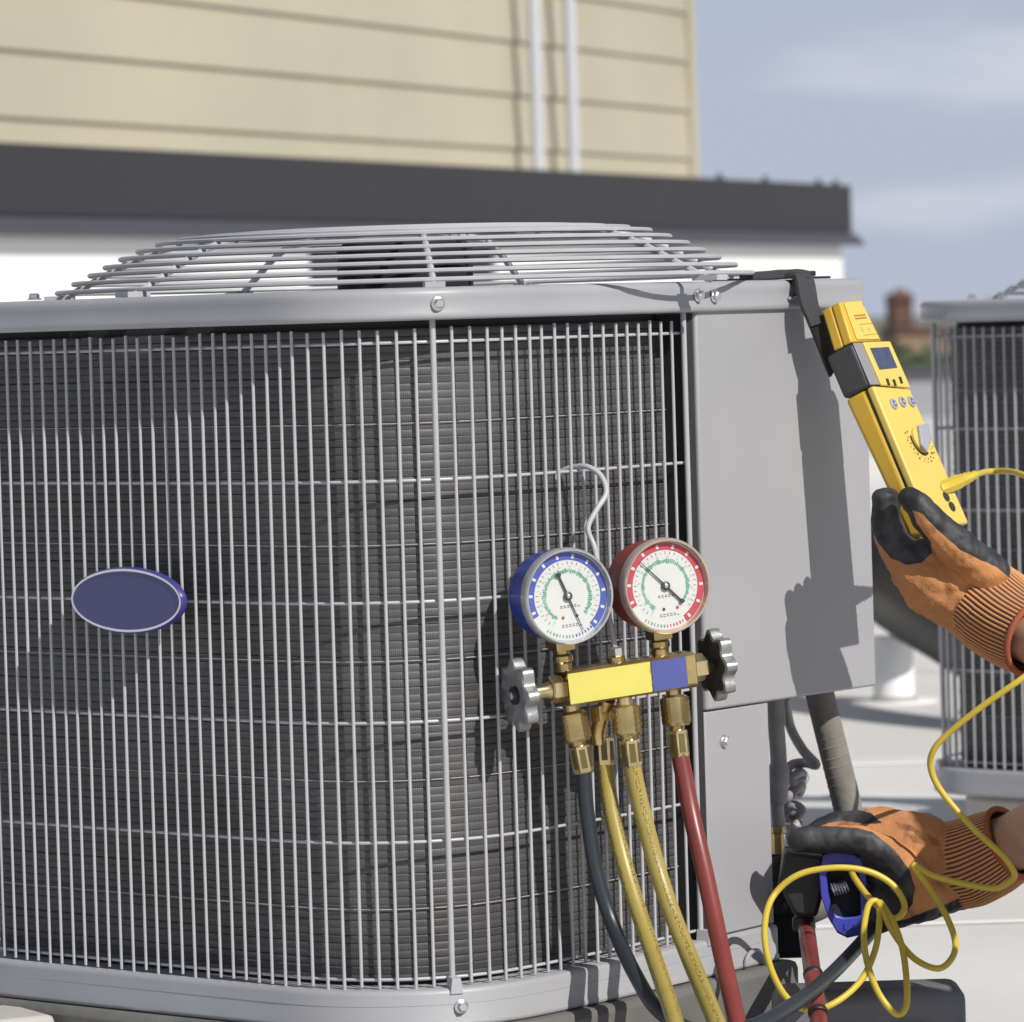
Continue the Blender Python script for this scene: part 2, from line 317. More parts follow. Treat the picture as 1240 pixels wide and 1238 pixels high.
def _fin(nt, b):                                   # fine upright fins: u = length along the coil in metres
    uv = N(nt, 'ShaderNodeUVMap'); sp = N(nt, 'ShaderNodeSeparateXYZ'); nt.links.new(uv.outputs[0], sp.inputs[0])
    mu = N(nt, 'ShaderNodeMath', operation='MULTIPLY'); mu.inputs[1].default_value = 2*pi/.0019; nt.links.new(sp.outputs[0], mu.inputs[0])
    sn = N(nt, 'ShaderNodeMath', operation='SINE'); nt.links.new(mu.outputs[0], sn.inputs[0])
    cr = N(nt, 'ShaderNodeMapRange'); cr.inputs[1].default_value = -.8; cr.inputs[2].default_value = .6; nt.links.new(sn.outputs[0], cr.inputs[0])
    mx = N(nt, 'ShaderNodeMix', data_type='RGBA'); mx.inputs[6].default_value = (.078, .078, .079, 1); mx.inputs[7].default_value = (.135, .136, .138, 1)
    nt.links.new(cr.outputs[0], mx.inputs[0])
    geo = N(nt, 'ShaderNodeNewGeometry'); n2 = N(nt, 'ShaderNodeTexNoise'); n2.inputs['Scale'].default_value = 9; n2.inputs['Detail'].default_value = 7
    nt.links.new(geo.outputs['Position'], n2.inputs['Vector'])
    r2 = N(nt, 'ShaderNodeMapRange'); r2.inputs[1].default_value = .35; r2.inputs[2].default_value = .7; nt.links.new(n2.outputs['Fac'], r2.inputs[0])
    mx2 = N(nt, 'ShaderNodeMix', data_type='RGBA', blend_type='MULTIPLY'); mx2.inputs[7].default_value = (.58, .575, .56, 1)
    nt.links.new(r2.outputs[0], mx2.inputs[0]); nt.links.new(mx.outputs[2], mx2.inputs[6]); nt.links.new(mx2.outputs[2], b.inputs['Base Color'])
    b.inputs['Roughness'].default_value = .55; b.inputs['Metallic'].default_value = .25
M_fin = uvmat('coil_fin', _fin)
def _glass(nt, b):
    out = [n for n in nt.nodes if n.type == 'OUTPUT_MATERIAL'][0]
    t = N(nt, 'ShaderNodeBsdfTransparent'); g = N(nt, 'ShaderNodeBsdfGlossy'); g.inputs['Roughness'].default_value = .06
    fr = N(nt, 'ShaderNodeValue'); fr.outputs[0].default_value = .045; mx = N(nt, 'ShaderNodeMixShader')
    nt.links.new(fr.outputs[0], mx.inputs[0]); nt.links.new(t.outputs[0], mx.inputs[1]); nt.links.new(g.outputs[0], mx.inputs[2]); nt.links.new(mx.outputs[0], out.inputs['Surface'])
M_glass = uvmat('gauge_glass', _glass)

# ------------------------------------------------------------------ setting: ground, roof, buildings
def disc_ground():
    m = MB(); seg, rs = 64, [0, 60, 300, 1200, 6000]
    vs = [(0, 0, 0)]+[(r*cos(2*pi*k/seg), r*sin(2*pi*k/seg), 0) for r in rs[1:] for k in range(seg)]
    fs = [(0, 1+k, 1+(k+1) % seg) for k in range(seg)]
    for i in range(len(rs)-2):
        fs += [(1+i*seg+k, 1+(i+1)*seg+k, 1+(i+1)*seg+(k+1) % seg, 1+i*seg+(k+1) % seg) for k in range(seg)]
    m.add(vs, fs); return m
tag(disc_ground().build('ground', M_ground, loc=(0, 0, -9), smooth=False), kind='structure')
m = MB(); m.box((-16, -8, -9.0), (14, 30, 0)); tag(m.build('roof', M_roof, smooth=False), kind='structure')
roof_o = bpy.data.objects['roof']
for i, yy in enumerate((5.25, 7.1, 8.95, 10.8, 12.65)):
    m = MB(); m.box((-16, yy-.05, .0005), (14, yy+.05, .0045)); m.build('roof_seam', M_roof, roof_o, bevel=.0015)
pw = empty('parapet_wall', (0, 29.8, 0), 'low white parapet along the far edge of the roof', 'parapet')
m = MB(); m.box((-16, -.15, 0.003), (14, .15, .26)); m.build('wall', M_parapet, pw)
m = MB(); m.box((-16.02, -.2, .262), (14.02, .2, .30)); m.build('coping', M_flash, pw, bevel=.008)

WD = V((sin(radians(21.35)), cos(radians(21.35)), 0)); WN = V((WD.y, -WD.x, 0)); UPV = V((0, 0, 1))
def wall_x(P0, px, py=200):                       # distance along the wall at which column px lies
    return (hit(px, py, P0, WN)-P0).dot(WD)
# lower white building with its dark fascia
F0 = at(0, 172, 14.0); F0.z = 0
f_end = wall_x(F0, 1031, 240); f_top = at(0, 172, 14.0).z; f_bot = at(0, 262, 14.0).z; f_flash = at(0, 281, 14.0).z
low = empty('white_building', F0, 'low white rooftop building with a charcoal fascia behind the condenser', 'building')
FM = frame_m(V((0, 0, 0)), WD, -WN, UPV)           # local x along the wall, y into the wall, z up
def wbox(lo, hi, name, m_, parent, bevel=0):
    k = MB(); k.box(lo, hi, M=FM); return k.build(name, m_, parent, bevel=bevel)
w_end = (hit(1020, 320, F0-WN*.012, WN)-F0).dot(WD)
DEP = 5.0
wx0 = wall_x(F0, 374, 320); wx1 = wall_x(F0, 600, 320)
def zat(px, py, inset):
    P = F0-WN*inset; return hit(px, py, P, WN).z
z1 = zat(480, 300, .012)+.03; z0 = z1-.42
ow0 = (hit(374, 320, F0-WN*.012, WN)-F0).dot(WD); ow1 = (hit(602, 320, F0-WN*.012, WN)-F0).dot(WD)
wbox((-6, .012, 0.003), (ow0, .40, f_flash-.021), 'wall', M_white_wall, low)
wbox((ow1, .012, 0.003), (w_end, .40, f_flash-.021), 'wall', M_white_wall, low)
wbox((ow0, .012, 0.003), (ow1, .40, z0), 'wall', M_white_wall, low)
wbox((ow0, .012, z1), (ow1, .40, f_flash-.021), 'wall', M_white_wall, low)
wbox((w_end-.15, .402, 0.003), (w_end-.002, DEP, f_bot), 'wall', M_white_wall, low)
vent = wbox((ow0, .034, z0), (ow1, .395, z1), 'vent_opening', M_glass_dark, low)
for i in range(7):
    k = MB(); zz = z0+.03+i*(z1-z0-.05)/6.5
    k.box((ow0+.002, .016, zz), (ow1-.002, .033, zz+.012), M=FM); k.build('louvre_slat', M_glass_dark, vent)
m = MB(); pf = [(0, f_top), (0, f_bot), (-.045, f_flash), (-.030, f_flash), (.02, f_bot-.012), (.10, f_bot-.012), (.10, f_top)]
def wprof(prof, x0, x1, mi=0):
    k = MB(); n = len(prof)
    vs = [FM @ V((x0, y, z)) for y, z in prof]+[FM @ V((x1, y, z)) for y, z in prof]
    fs = [tuple(range(n))[::-1], tuple(range(n, 2*n))]+[(i, (i+1) % n, (i+1) % n+n, i+n) for i in range(n)]
    return k.add(vs, fs, mi)
fa = wprof([(0, f_top), (0, f_bot+.002), (.10, f_bot+.002), (.10, f_top)], -6, f_end).build('fascia', M_fascia, low, bevel=.006)
wprof([(-.002, f_bot), (-.05, f_flash), (-.05, f_flash-.012), (.0, f_flash-.012), (.10, f_bot-.03), (.10, f_bot)], -6, f_end+.03).build('drip_flashing', M_flash, low)
wprof([(.013, f_flash-.019), (.013, f_bot-.032), (.40, f_bot-.032), (.40, f_flash-.019)], -6, w_end-.01).build('soffit', M_white_wall, low)
wbox((f_end-.10, .102, f_bot), (f_end-.002, DEP, f_top-.003), 'fascia', M_fascia, low)
wbox((-6, .11, f_top-.05), (f_end-.12, DEP, f_top-.02), 'flat_roof', M_roof, low)
wbox((-6, DEP, 0.003), (w_end, DEP+.15, f_top-.055), 'wall', M_white_wall, low)
for px, py in ((885, 214), (940, 217), (1004, 219), (1025, 224)):
    x = wall_x(F0, px, py); k = MB()
    k.lathe([(.020, f_top+.001), (.020, f_top+.008), (.011, f_top+.009), (.011, f_top+.026)], 10, M=FM @ Matrix.Translation((x, .05, 0)))
    k.build('fascia_bolt', M_flash, low)
# upper storey with lap siding, set back
S0 = at(0, 172, 15.0); S0.z = 0
s_end = wall_x(S0, 836, 110); s_z = f_top-.06
up = empty('siding_building', S0+V((0, 0, s_z)), 'upper storey clad in tan horizontal lap siding with two pale pipes', 'building')
lap = .212
zl = hit(300, 86, S0, WN).z-s_z      # a lap edge on the second visible course
k0 = zl-lap*math.ceil(zl/lap)
def ubox(lo, hi, name, m_, bevel=0, parent=None):
    k = MB(); k.box(lo, hi, M=FM); return k.build(name, m_, parent or up, bevel=bevel)
ubox((-5, .03, .003), (s_end-.01, 3.0, 3.2), 'wall_core', M_siding)
for i in range(16):
    zb = k0+i*lap
    if zb+lap < .01: continue
    za = max(zb, .004)
    k = wprof([(-.017, za), (0.028, za), (0.028, zb+lap-.002), (-.002, zb+lap-.002)], -5, s_end-.075)
    k.build('siding_board', M_siding, up)
ubox((s_end-.070, -.034, .004), (s_end, .026, 3.2), 'corner_trim', M_siding, bevel=.006)
ubox((-5.1, -.2, 3.203), (s_end+.15, 3.1, 3.3), 'upper_roof', M_fascia)
for px in (649, 692):
    x = (hit(px, 100, S0+WN*.115, WN)-S0).dot(WD); k = MB()
    pa = [FM @ V((x, -.115, z)) for z in (.006, 1.6, 3.15)]
    o = k.tube(pa, .024, 14).build('wall_pipe', M_pipe_white, up)
    for z in (.9, 2.2):
        k = MB(); k.box((x-.035, -.092, z), (x+.035, -.018, z+.03), M=FM); k.build('pipe_clip', M_pipe_white, o)

# rooftop exhaust vent seen between the two condensers
VY = 8.2
vb = on_z(1085, 975, 0) if False else at(1083, 850, VY); vb.z = 0
ev = empty('exhaust_vent', vb, 'white rooftop vent stack on a flared base under the black duct', 'vent')
def zy(py, px=1085, Y=VY): return at(px, py, Y).z
s_ = VY/FPX
m = MB(); m.lathe([(52*s_, .003), (46*s_, zy(955)), (29*s_, zy(868)), (27*s_, zy(862)), (27*s_, zy(858))], 28); m.build('flared_base', M_white_wall, ev)
m = MB(); m.lathe([(29*s_, zy(857.5)), (29*s_, zy(845)), (26*s_, zy(843))], 28); m.build('collar', M_conduit, ev)
m = MB(); m.lathe([(25*s_, zy(842.5)), (25*s_, zy(770))], 28); m.build('stack', M_white_wall, ev)
dk = empty('insulated_duct', at(1080, 715, VY-.15), 'thick black insulated duct curving down behind the upper glove', 'duct'); db = dk.location
m = MB(); m.tube(spline([at(940, 640, VY+1.0)-db, at(1000, 655, VY+.4)-db, at(1050, 686, VY)-db, at(1095, 722, VY-.2)-db, at(1150, 755, VY-.4)-db, at(1230, 800, VY-.6)-db, V((at(1300, 850, VY-.7).x, VY-.7, .10))-db], 8), 47*s_, 24); m.build('duct_sleeve', M_black, dk)
m = MB()
for t in ((1052, 687), (1112, 733)):
    m.lathe([(47.5*s_, -.012), (49*s_, -.006), (49*s_, .006), (47.5*s_, .012)], 24, M=axis_m(at(*t, VY-.1)-db, V((.055, -.2, -.045))))
m.build('duct_band', M_black, dk)

# skyline beyond the roof edge
tw = empty('brick_tower', at(1092, 430, 150).xy.to_3d()+V((0, 0, -9)), 'distant brown brick tower above the rooftops', 'tower')
tz = at(1092, 350, 150).z+9; r_ = 150/FPX
m = MB(); m.box((-13*r_, -1.5, .004), (10*r_, 1.5, tz*.965)); m.build('shaft', M_brick_far, tw)
m = MB(); m.box((-14*r_, -1.6, tz*.965), (11*r_, 1.6, tz*.985)); m.lathe([(10*r_, tz*.985), (6*r_, tz*1.0)], 8); m.build('cornice', M_brick_far, tw)
for xx in (-9, 0, 9):
    m = MB(); m.box((xx*.7*r_-.08, -1.56, tz-2.4), (xx*.7*r_+.08, -1.503, tz-1.1)); m.build('window', M_glass_dark, tw)
fb = empty('masonry_building', at(1100, 430, 140).xy.to_3d()+V((0, 0, -9)), 'distant tan masonry block at the foot of the tower', 'building')
bz = at(1100, 403, 140).z+9; r_ = 140/FPX
m = MB(); m.box((-24*r_, -3, .004), (120*r_, 3, bz)); m.build('wall', M_tan_far, fb)
m = MB(); m.box((-25*r_, -3.1, bz), (121*r_, 3.1, bz+.15)); m.build('cornice', M_brick_far, fb)
for i in range(8):
    m = MB(); x = (-14+i*16)*r_; m.box((x, -3.05, bz-1.1), (x+.14, -3.004, bz-.6)); m.build('window', M_glass_dark, fb)
def tree(x, y, h, w, label):
    t = empty('tree', (x, y, -9), label, 'tree', 'distant trees')
    k = MB(); k.tube([(0, 0, 0), (.1, 0, h*.35), (0, .1, h*.7)], [.3, .2, .08], 8)
    for q in range(4):
        a = q*1.6; k.tube([(0, 0, h*.4), (cos(a)*w*.3, sin(a)*w*.3, h*.7)], [.12, .04], 6)
    k.build('trunk', M_bark, t)
    k = MB(); rnd = random.Random(int(x*10+y))
    for c in range(900):
        a, b = rnd.uniform(0, 2*pi), math.acos(rnd.uniform(-1, 1)); rr = rnd.uniform(.35, 1.0)*(1+.18*sin(3*a+c % 3))
        p = V((sin(b)*cos(a)*w*.5*rr, sin(b)*sin(a)*w*.5*rr, h*.66+cos(b)*h*.34*rr))
        d = V((rnd.uniform(-1, 1), rnd.uniform(-1, 1), rnd.uniform(-1, 1))).normalized()*rnd.uniform(.2, .45); e = d.orthogonal().normalized()*d.length*.7
        k.add([p-d, p+e, p+d, p-e], [(0, 1, 2, 3)])
    k.build('crown', M_leaf, t, smooth=False)
for px, Y, top, w, lb in ((1100, 96, 436, 2.0, 'distant green tree left of the small condenser post'), (1131, 104, 432, 3.0, 'distant green tree hidden partly by the farther condenser'),
                          (1068, 112, 438, 3.0, 'distant green tree behind the yellow meter')):
    p = at(px, top, Y); tree(p.x, Y, p.z+9, w, lb)
# ------------------------------------------------------------------ condensing unit
kR, kL, RL_ = .52303, .06921, .06021
def curve_fit():
    R, aR, aL, WL, beta, sm = .09489, .05198, .10059, .3875, .33678, .00921
    uu = np.linspace(-.75, .6, 4001); du = uu[1]-uu[0]; s = lambda x: 1/(1+np.exp(-x/sm))
    k = s(uu+aL)*s(aR-uu)/R+s(-aL-uu)*s(uu+WL)*kL+s(uu-aR)*kR+s(-WL-uu)/RL_
    ph = np.concatenate([[0], np.cumsum((k[1:]+k[:-1])/2*du)]); ph = ph-np.interp(0, uu, ph)+beta
    c, s_ = np.cos(ph), np.sin(ph)
    x = np.concatenate([[0], np.cumsum((c[1:]+c[:-1])/2*du)]); y = np.concatenate([[0], np.cumsum((s_[1:]+s_[:-1])/2*du)])
    x -= np.interp(0, uu, x); y -= np.interp(0, uu, y)
    return uu*1.25, (x-.04646)*1.25, (y+3)*1.25, ph
CU, CX, CY, CP = curve_fit()
U0 = V((-.11, 4.09, .12))
def cp(u, off=0.0, z=0.0):                         # point on the casing curve, relative to the unit base
    x, y, p = np.interp(u, CU, CX), np.interp(u, CU, CY), np.interp(u, CU, CP)
    return V((x+off*sin(p), y-off*cos(p), z))-V((U0.x, U0.y, 0))
def cn(u):
    p = np.interp(u, CU, CP); return V((sin(p), -cos(p), 0))
def zr(z): return z+EYE-U0.z                        # height relative to camera -> relative to unit base
U_S = .337                                          # where the flat service panel starts
PS = cp(U_S); PD = V((cos(radians(55.6)), sin(radians(55.6)), 0)); PN = V((PD.y, -PD.x, 0))
P_W = PS+V((U0.x, U0.y, EYE))+PN*.009
def pan_d(px, py, off=0):                            # distance along the panel of a pixel
    return (hit(px, py, P_W+PN*off, PN)-P_W).dot(PD)
C0 = pan_d(846, 480); d_lo = pan_d(938, 1000); d_E = pan_d(1056, 600); d_rim = pan_d(1047, 350)
def pan(d, off=0, z=0): return V((PS.x, PS.y, 0))+PD*d+PN*off+V((0, 0, z))
Z_RB, Z_RT = zr(.002), zr(.0275)
Z_PT, Z_PB = zr(-.5195), zr(-.550)
z_box = zr(at(1, 1, 1).z*0+ (hit(850, 862, P_W, PN).z-EYE))

unit = empty('condensing_unit', U0, 'large grey condensing unit with oval blue badge in the foreground', 'air conditioner', 'condensing units on the roof')
US = np.concatenate([np.arange(-.617, -.42, .008), np.arange(-.42, -.18, .03), np.arange(-.18, .12, .008), np.arange(.12, U_S, .03), [U_S]])
def outline(off, dl, right_depth, back):
    pts = [cp(u, off) for u in US]
    r = .012
    e = pan(dl, off)
    for a in range(5):                              # rounded right corner
        t = a/4*pi/2
        pts.append(pan(dl-r+r*sin(t), off-r+r*cos(t)))
    inw = -PN
    pts.append(pan(dl, off)+inw*(right_depth+off))
    pts += [V(b)-V((U0.x, U0.y, 0)) for b in back]
    return pts
def band(name, o1, prof, mats, parent, inner=.012, bevel=.0025):
    n = len(o1); k = MB()
    cen = V((0, 0, 0))
    rows = [[p+(p-cen).normalized()*d+V((0, 0, z)) for p in o1] for z, d in prof+[(prof[-1][0], -inner), (prof[0][0], -inner)]]
    nr = len(rows); vs = sum(rows, []); fs = [(a*n+i, a*n+(i+1) % n, ((a+1) % nr)*n+(i+1) % n, ((a+1) % nr)*n+i) for a in range(nr) for i in range(n)]
    k.add(vs, fs); return k.build(name, mats, parent, bevel=bevel, angle=50)
cap_o = outline(.013, d_rim, .17, [(-.08, 4.43, 0), (-.16, 4.41, 0), (-.24, 4.33, 0)])
cap = band('top_cap', cap_o, [(Z_RB, -.0016), (Z_RB+.0016, .0002), (Z_RB+.0045, .0007), (Z_RB+.0065, -.0002), (Z_RT-.009, -.0004), (Z_RT-.0055, .0002), (Z_RT-.0025, -.0012), (Z_RT-.0008, -.0034), (Z_RT, -.0060)], M_grey, unit, inner=.0075, bevel=0)
# cap top plate with the round fan opening
k = MB(); NA = 120; GR = .2955; ring_o, ring_i = [], []
def ray_out(a):
    d = V((cos(a), sin(a), 0)); best = .3
    for i in range(len(cap_o)):
        p, q = cap_o[i], cap_o[(i+1) % len(cap_o)]; e = q-p; den = d.x*e.y-d.y*e.x
        if abs(den) < 1e-9: continue
        t = (p.x*e.y-p.y*e.x)/den; s = (p.x*d.y-p.y*d.x)/den
        if t > 0 and -1e-6 <= s <= 1+1e-6: best = t
    return best
for i in range(NA):
    a = 2*pi*i/NA; ro = ray_out(a)-.004; ring_o.append(V((cos(a)*ro, sin(a)*ro, 0))); ri = min(.272, ro-.012); ring_i.append(V((cos(a)*ri, sin(a)*ri, 0)))
zt = Z_RT-.004
vs = [p+V((0, 0, zt)) for p in ring_o]+[p+V((0, 0, zt)) for p in ring_i]+[p+V((0, 0, zt-.014)) for p in ring_i]
fs = [(i, (i+1) % NA, (i+1) % NA+NA, i+NA) for i in range(NA)]+[(i+NA, (i+1) % NA+NA, (i+1) % NA+2*NA, i+2*NA) for i in range(NA)]
k.add(vs, fs); k.build('top_plate', M_grey, unit)
pan_o = outline(.011, d_lo+.006, .05, [(.155, 4.20, 0), (-.08, 4.42, 0), (-.16, 4.40, 0), (-.24, 4.33, 0)])
band('base_pan', pan_o, [(Z_PB, -.001), (Z_PB+.0015, .0008), (Z_PB+.004, .0008), (Z_PB+.006, -.0004), (Z_PT-.004, -.0002), (Z_PT-.0012, -.0012), (Z_PT, -.0035)], M_grey, unit, inner=.06, bevel=0)
# coil: bent fin rows, each a part
UF = np.concatenate([np.arange(-.703, -.42, .012), np.arange(-.42, -.18, .04), np.arange(-.18, .12, .010), np.arange(.12, .322, .03), [.326]])
def fin_mesh(e):
    k = MB(); prof = [(-.030, -.0029), (-.0212, -.0029), (-.0208, -.0022), (-.0208+e*.3, .0006), (-.0208+e, .0019), (-.0212+e*.5, .0029), (-.030, .0029)]
    n = len(prof)
    for i in range(len(UF)-1):
        a, b = UF[i], UF[i+1]
        for q in range(n-1):
            (o0, z0), (o1, z1) = prof[q], prof[q+1]
            k.add([cp(a, o0, z0), cp(b, o0, z0), cp(b, o1, z1), cp(a, o1, z1)], [(0, 1, 2, 3)], 0, [[(a, z0), (b, z0), (b, z1), (a, z1)]])
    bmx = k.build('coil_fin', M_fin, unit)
    bb = bmesh.new(); bb.from_mesh(bmx.data); bmesh.ops.remove_doubles(bb, verts=bb.verts, dist=1e-6); bmesh.ops.recalc_face_normals(bb, faces=bb.faces); bb.to_mesh(bmx.data); bb.free()
    bmx.data.shade_smooth(); bmx.data.set_sharp_from_angle(angle=radians(50)); return bmx
fin0 = fin_mesh(0); fin1 = fin_mesh(.0007); PITCHF = .0061; rfn = random.Random(9); nf = int((Z_RB-.004-Z_PT)/PITCHF)
for i in range(nf):
    src = fin1 if i % 4 == 1 else fin0
    o = src if i < 2 else src.copy()
    if i > 1: C.objects.link(o)
    o.location = (0, 0, Z_PT+.006+i*PITCHF+rfn.uniform(-.00015, .00015))
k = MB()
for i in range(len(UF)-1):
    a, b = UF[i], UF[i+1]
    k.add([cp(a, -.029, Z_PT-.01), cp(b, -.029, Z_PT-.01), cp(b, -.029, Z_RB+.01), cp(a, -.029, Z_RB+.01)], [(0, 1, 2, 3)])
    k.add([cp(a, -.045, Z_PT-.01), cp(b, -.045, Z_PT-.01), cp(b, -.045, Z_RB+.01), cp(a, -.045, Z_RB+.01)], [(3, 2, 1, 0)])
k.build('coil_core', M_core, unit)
k = MB(); k.add([p+V((0, 0, Z_PT-.012)) for p in pan_o], [tuple(range(len(pan_o)))]); k.build('pan_floor', M_grey, unit)
# grille bars
ZB0, ZB1 = zr(-.5185), zr(-.0045)
k = MB(); k.tube([(0, 0, ZB0), (0, 0, (ZB0+ZB1)/2), (0, 0, ZB1)], .00132, 8); bar0 = k.build('grille_bar', M_bar, unit)
us = [-i*.014325 for i in range(1, 48)]+[i*.016675 for i in range(1, 19)]
rb = random.Random(3)
for i, u in enumerate(us):
    o = bar0 if i == 0 else bar0.copy()
    if i: C.objects.link(o)
    p = cp(u+rb.uniform(-.0003, .0003)); o.location = (p.x, p.y, rb.uniform(-.0012, .0012)); o.rotation_euler = (rb.gauss(0, .0009), rb.gauss(0, .0009), 0)
UW = np.concatenate([np.arange(-.683, -.42, .01), np.arange(-.42, -.18, .03), np.arange(-.18, .12, .008), np.arange(.12, .325, .03), [.326]])
k = MB(); k.tube([cp(u, -.0028) for u in UW], .00125, 8); wire0 = k.build('cross_wire', M_bar, unit)
for i, z in enumerate((-.01494, -.12235, -.21711, -.31091, -.40471, -.51209)):
    o = wire0 if i == 0 else wire0.copy()
    if i: C.objects.link(o)
    o.location = (0, 0, zr(z))
k = MB(); k.tube([cp(u, -.0190) for u in UW], .00045, 6); tie0 = k.build('tie_wire', M_conduit, unit)
for i, z in enumerate((-.078, -.173, -.264, -.358, -.459)):
    o = tie0 if i == 0 else tie0.copy()
    if i: C.objects.link(o)
    o.location = (0, 0, zr(z))
def post(u, r):
    k = MB(); k.tube([cp(u, .0015, Z_PT+.004), cp(u, .0015, (Z_PT+Z_RB)/2), cp(u, .0015, Z_RB+.004)], r, 12)
    n = cn(u); t = V((-n.y, n.x, 0)); p = cp(u, .012, 0)
    k.add([p-t*.0052+V((0, 0, Z_PT-.004)), p+t*.0052+V((0, 0, Z_PT-.004)), p+t*.0034+V((0, 0, Z_PT+.008)), p-t*.0034+V((0, 0, Z_PT+.008)),
           p-t*.0052-n*.012+V((0, 0, Z_PT-.004)), p+t*.0052-n*.012+V((0, 0, Z_PT-.004)), p+t*.0034-n*.012+V((0, 0, Z_PT+.009)), p-t*.0034-n*.012+V((0, 0, Z_PT+.009))],
          [(0, 1, 2, 3), (7, 6, 5, 4), (1, 5, 6, 2), (0, 3, 7, 4), (3, 2, 6, 7), (0, 4, 5, 1)])
    return k.build('corner_post', M_post, unit)
post(0, .0024); post(.3175, .0024); post(-.531, .003)
def screw(p, n, r=.0042, parent=None):
    k = MB(); M = axis_m(p, n)
    k.lathe([(r*1.35, 0), (r*1.35, r*.18), (r*1.1, r*.3)], 14, M=M); k.lathe([(r*.98, r*.3), (r*.98, r*.95), (r*.75, r*1.2)], 6, M=M)
    return k.build('screw', M_screw, parent or unit)
screw(cp(.001, .0135, zr(.0145)), cn(0)); screw(cp(.322, .0135, zr(.016)), cn(.32)); screw(pan(.012, .0135, zr(.0150)), PN)
screw(cp(.003, .0115, zr(-.534)), cn(0)); screw(cp(.330, .0115, zr(-.5275)), cn(.33))
screw(cp(-.46, .0, Z_RT+.001), V((0, 0, 1)), .0045); screw(cp(-.43, -.02, Z_RT+.001), V((0, 0, 1)), .0045)
# service side: lower panel, electrical box
k = MB(); k.prism([pan(C0, .006, Z_PT+.001), pan(d_lo, .006, Z_PT+.001), pan(d_lo, .006, z_box+.0-.0012), pan(C0, .006, z_box-.0012)], -PN*.012); k.build('lower_panel', M_grey, unit, bevel=.0015)
k = MB(); k.prism([pan(d_lo-.002, -.007, Z_PT+.001), pan(d_lo-.002, -.12, Z_PT+.001), pan(d_lo-.002, -.12, z_box-.002), pan(d_lo-.002, -.007, z_box-.002)], -PD*.01); k.build('corner_return', M_grey, unit)
zE = zr(hit(1060, 831, P_W, PN).z-EYE)
k = MB(); c0 = C0
face = [pan(c0, .0085, z_box), pan(d_E, .0085, zE), pan(d_E-.002, .0085, Z_RB+.005), pan(c0, .0085, Z_RB+.005)]
k.prism(face, -PN*.16); box = k.build('electrical_box', M_grey, unit, bevel=.0022)
k = MB(); k.prism([pan(C0-.0085, -.001, Z_PT), pan(C0-.0003, .0050, Z_PT), pan(C0-.0003, .0050, Z_RB-.001), pan(C0-.0085, -.001, Z_RB-.001)], -PN*.03); k.build('gap_shade_strip', M_shadowgap, unit)  # black strip standing in for the shade in the gap beside the panel
p = pan(.018, .0062, zr(hit(866, 900, P_W, PN).z-EYE)); screw(p, PN)
p = pan(d_E*.8, .0002, zr(hit(1036, 838, P_W, PN).z-EYE)); 
# half-round drain lip on the base pan
dc = pan(pan_d(908, 1166), .0125, zr(hit(908, 1168, P_W, PN).z-EYE))
k = MB(); A_ = np.linspace(0, pi, 15); k.prism([dc+PD*(.016*cos(t))+V((0, 0, .014*sin(t))) for t in A_]+[dc+PD*(.0125*cos(t))+V((0, 0, .0105*sin(t))) for t in A_[::-1]], PN*.003); k.build('drain_lip', M_grey, unit, bevel=.0006)
# badge
bu = -.2995; bz = zr(at(157, 728, 3.87).z-EYE); bn = cn(bu); bt = V((-bn.y, bn.x, 0)); bp = cp(bu, .004, bz); BA, BBh = .0640, .0256
BM = frame_m(bp, bt, UPV, bn)
def oval(sx, z): return [BM @ V((BA*sx*cos(t), BBh*(1-(1-sx)*BA/BBh)*sin(t), z)) for t in np.linspace(0, 2*pi, 64, endpoint=False)]
k = MB(); rings = [(1.02, .001), (1.02, .0052), (1.0, .0068)]
vs = sum((oval(s, z) for s, z in rings), []); n = 64
fs = [(r*n+i, r*n+(i+1) % n, (r+1)*n+(i+1) % n, (r+1)*n+i) for r in range(2) for i in range(n)]+[tuple(range(n))[::-1]]
k.add(vs, fs, 0); k.add(oval(1.0, .0068)+oval(.970, .0068), [(i, (i+1) % n, (i+1) % n+n, i+n) for i in range(n)], 1)
k.add(oval(.970, .0068)+oval(.958, .0062), [(i, (i+1) % n, (i+1) % n+n, i+n) for i in range(n)], 2); k.add(oval(.958, .0062), [tuple(range(n))], 2)
k.build('badge', [M_badge_side, M_white_print, M_badge], unit)
# fan guard
gz = zr(0.0); GSH = (.025, .020, 0)
guard_prof = [(0.296, 0.034), (0.282, 0.0412), (0.2681, 0.048), (0.2551, 0.0545), (0.2417, 0.061), (0.2267, 0.0672), (0.2101, 0.0728), (0.1915, 0.0758), (0.1708, 0.0775), (0.1449, 0.0788), (0.1221, 0.0796), (0.1004, 0.08)]
gd = MB(); gd.tube([(0, 0, gz+.0762), (0, 0, gz+.0820)], .055, 32); guard = gd.build('fan_guard', M_bar, unit, loc=GSH)
for r, z in guard_prof:
    k = MB(); pa = [(r*cos(t), r*sin(t), gz+z) for t in np.linspace(0, 2*pi, 97)[:-1]]
    pa = pa+[pa[0]]; k.tube(pa, .0020, 7, caps=False); k.build('guard_ring', M_bar, guard)
for i in range(7):
    a = -pi/2+radians(5.5)+i*2*pi/7; d = V((cos(a), sin(a), 0))
    pr_ = [(r, z-.0036) for r, z in guard_prof]; pr_ = [(.3025, .0285)]+pr_+[(.050, .0795)]
    k = MB(); k.tube([d*r+V((0, 0, gz+z)) for r, z in pr_], .0030, 8); rib = k.build('guard_rib', M_bar, guard)
    k = MB(); t = V((-d.y, d.x, 0)); q = d*.301
    M = frame_m(q+V((0, 0, Z_RT+.0002)), t, d, UPV); k.box((-.008, -.012, 0), (.008, .012, .0045), M=M); k.build('guard_foot', M_bar, rib)
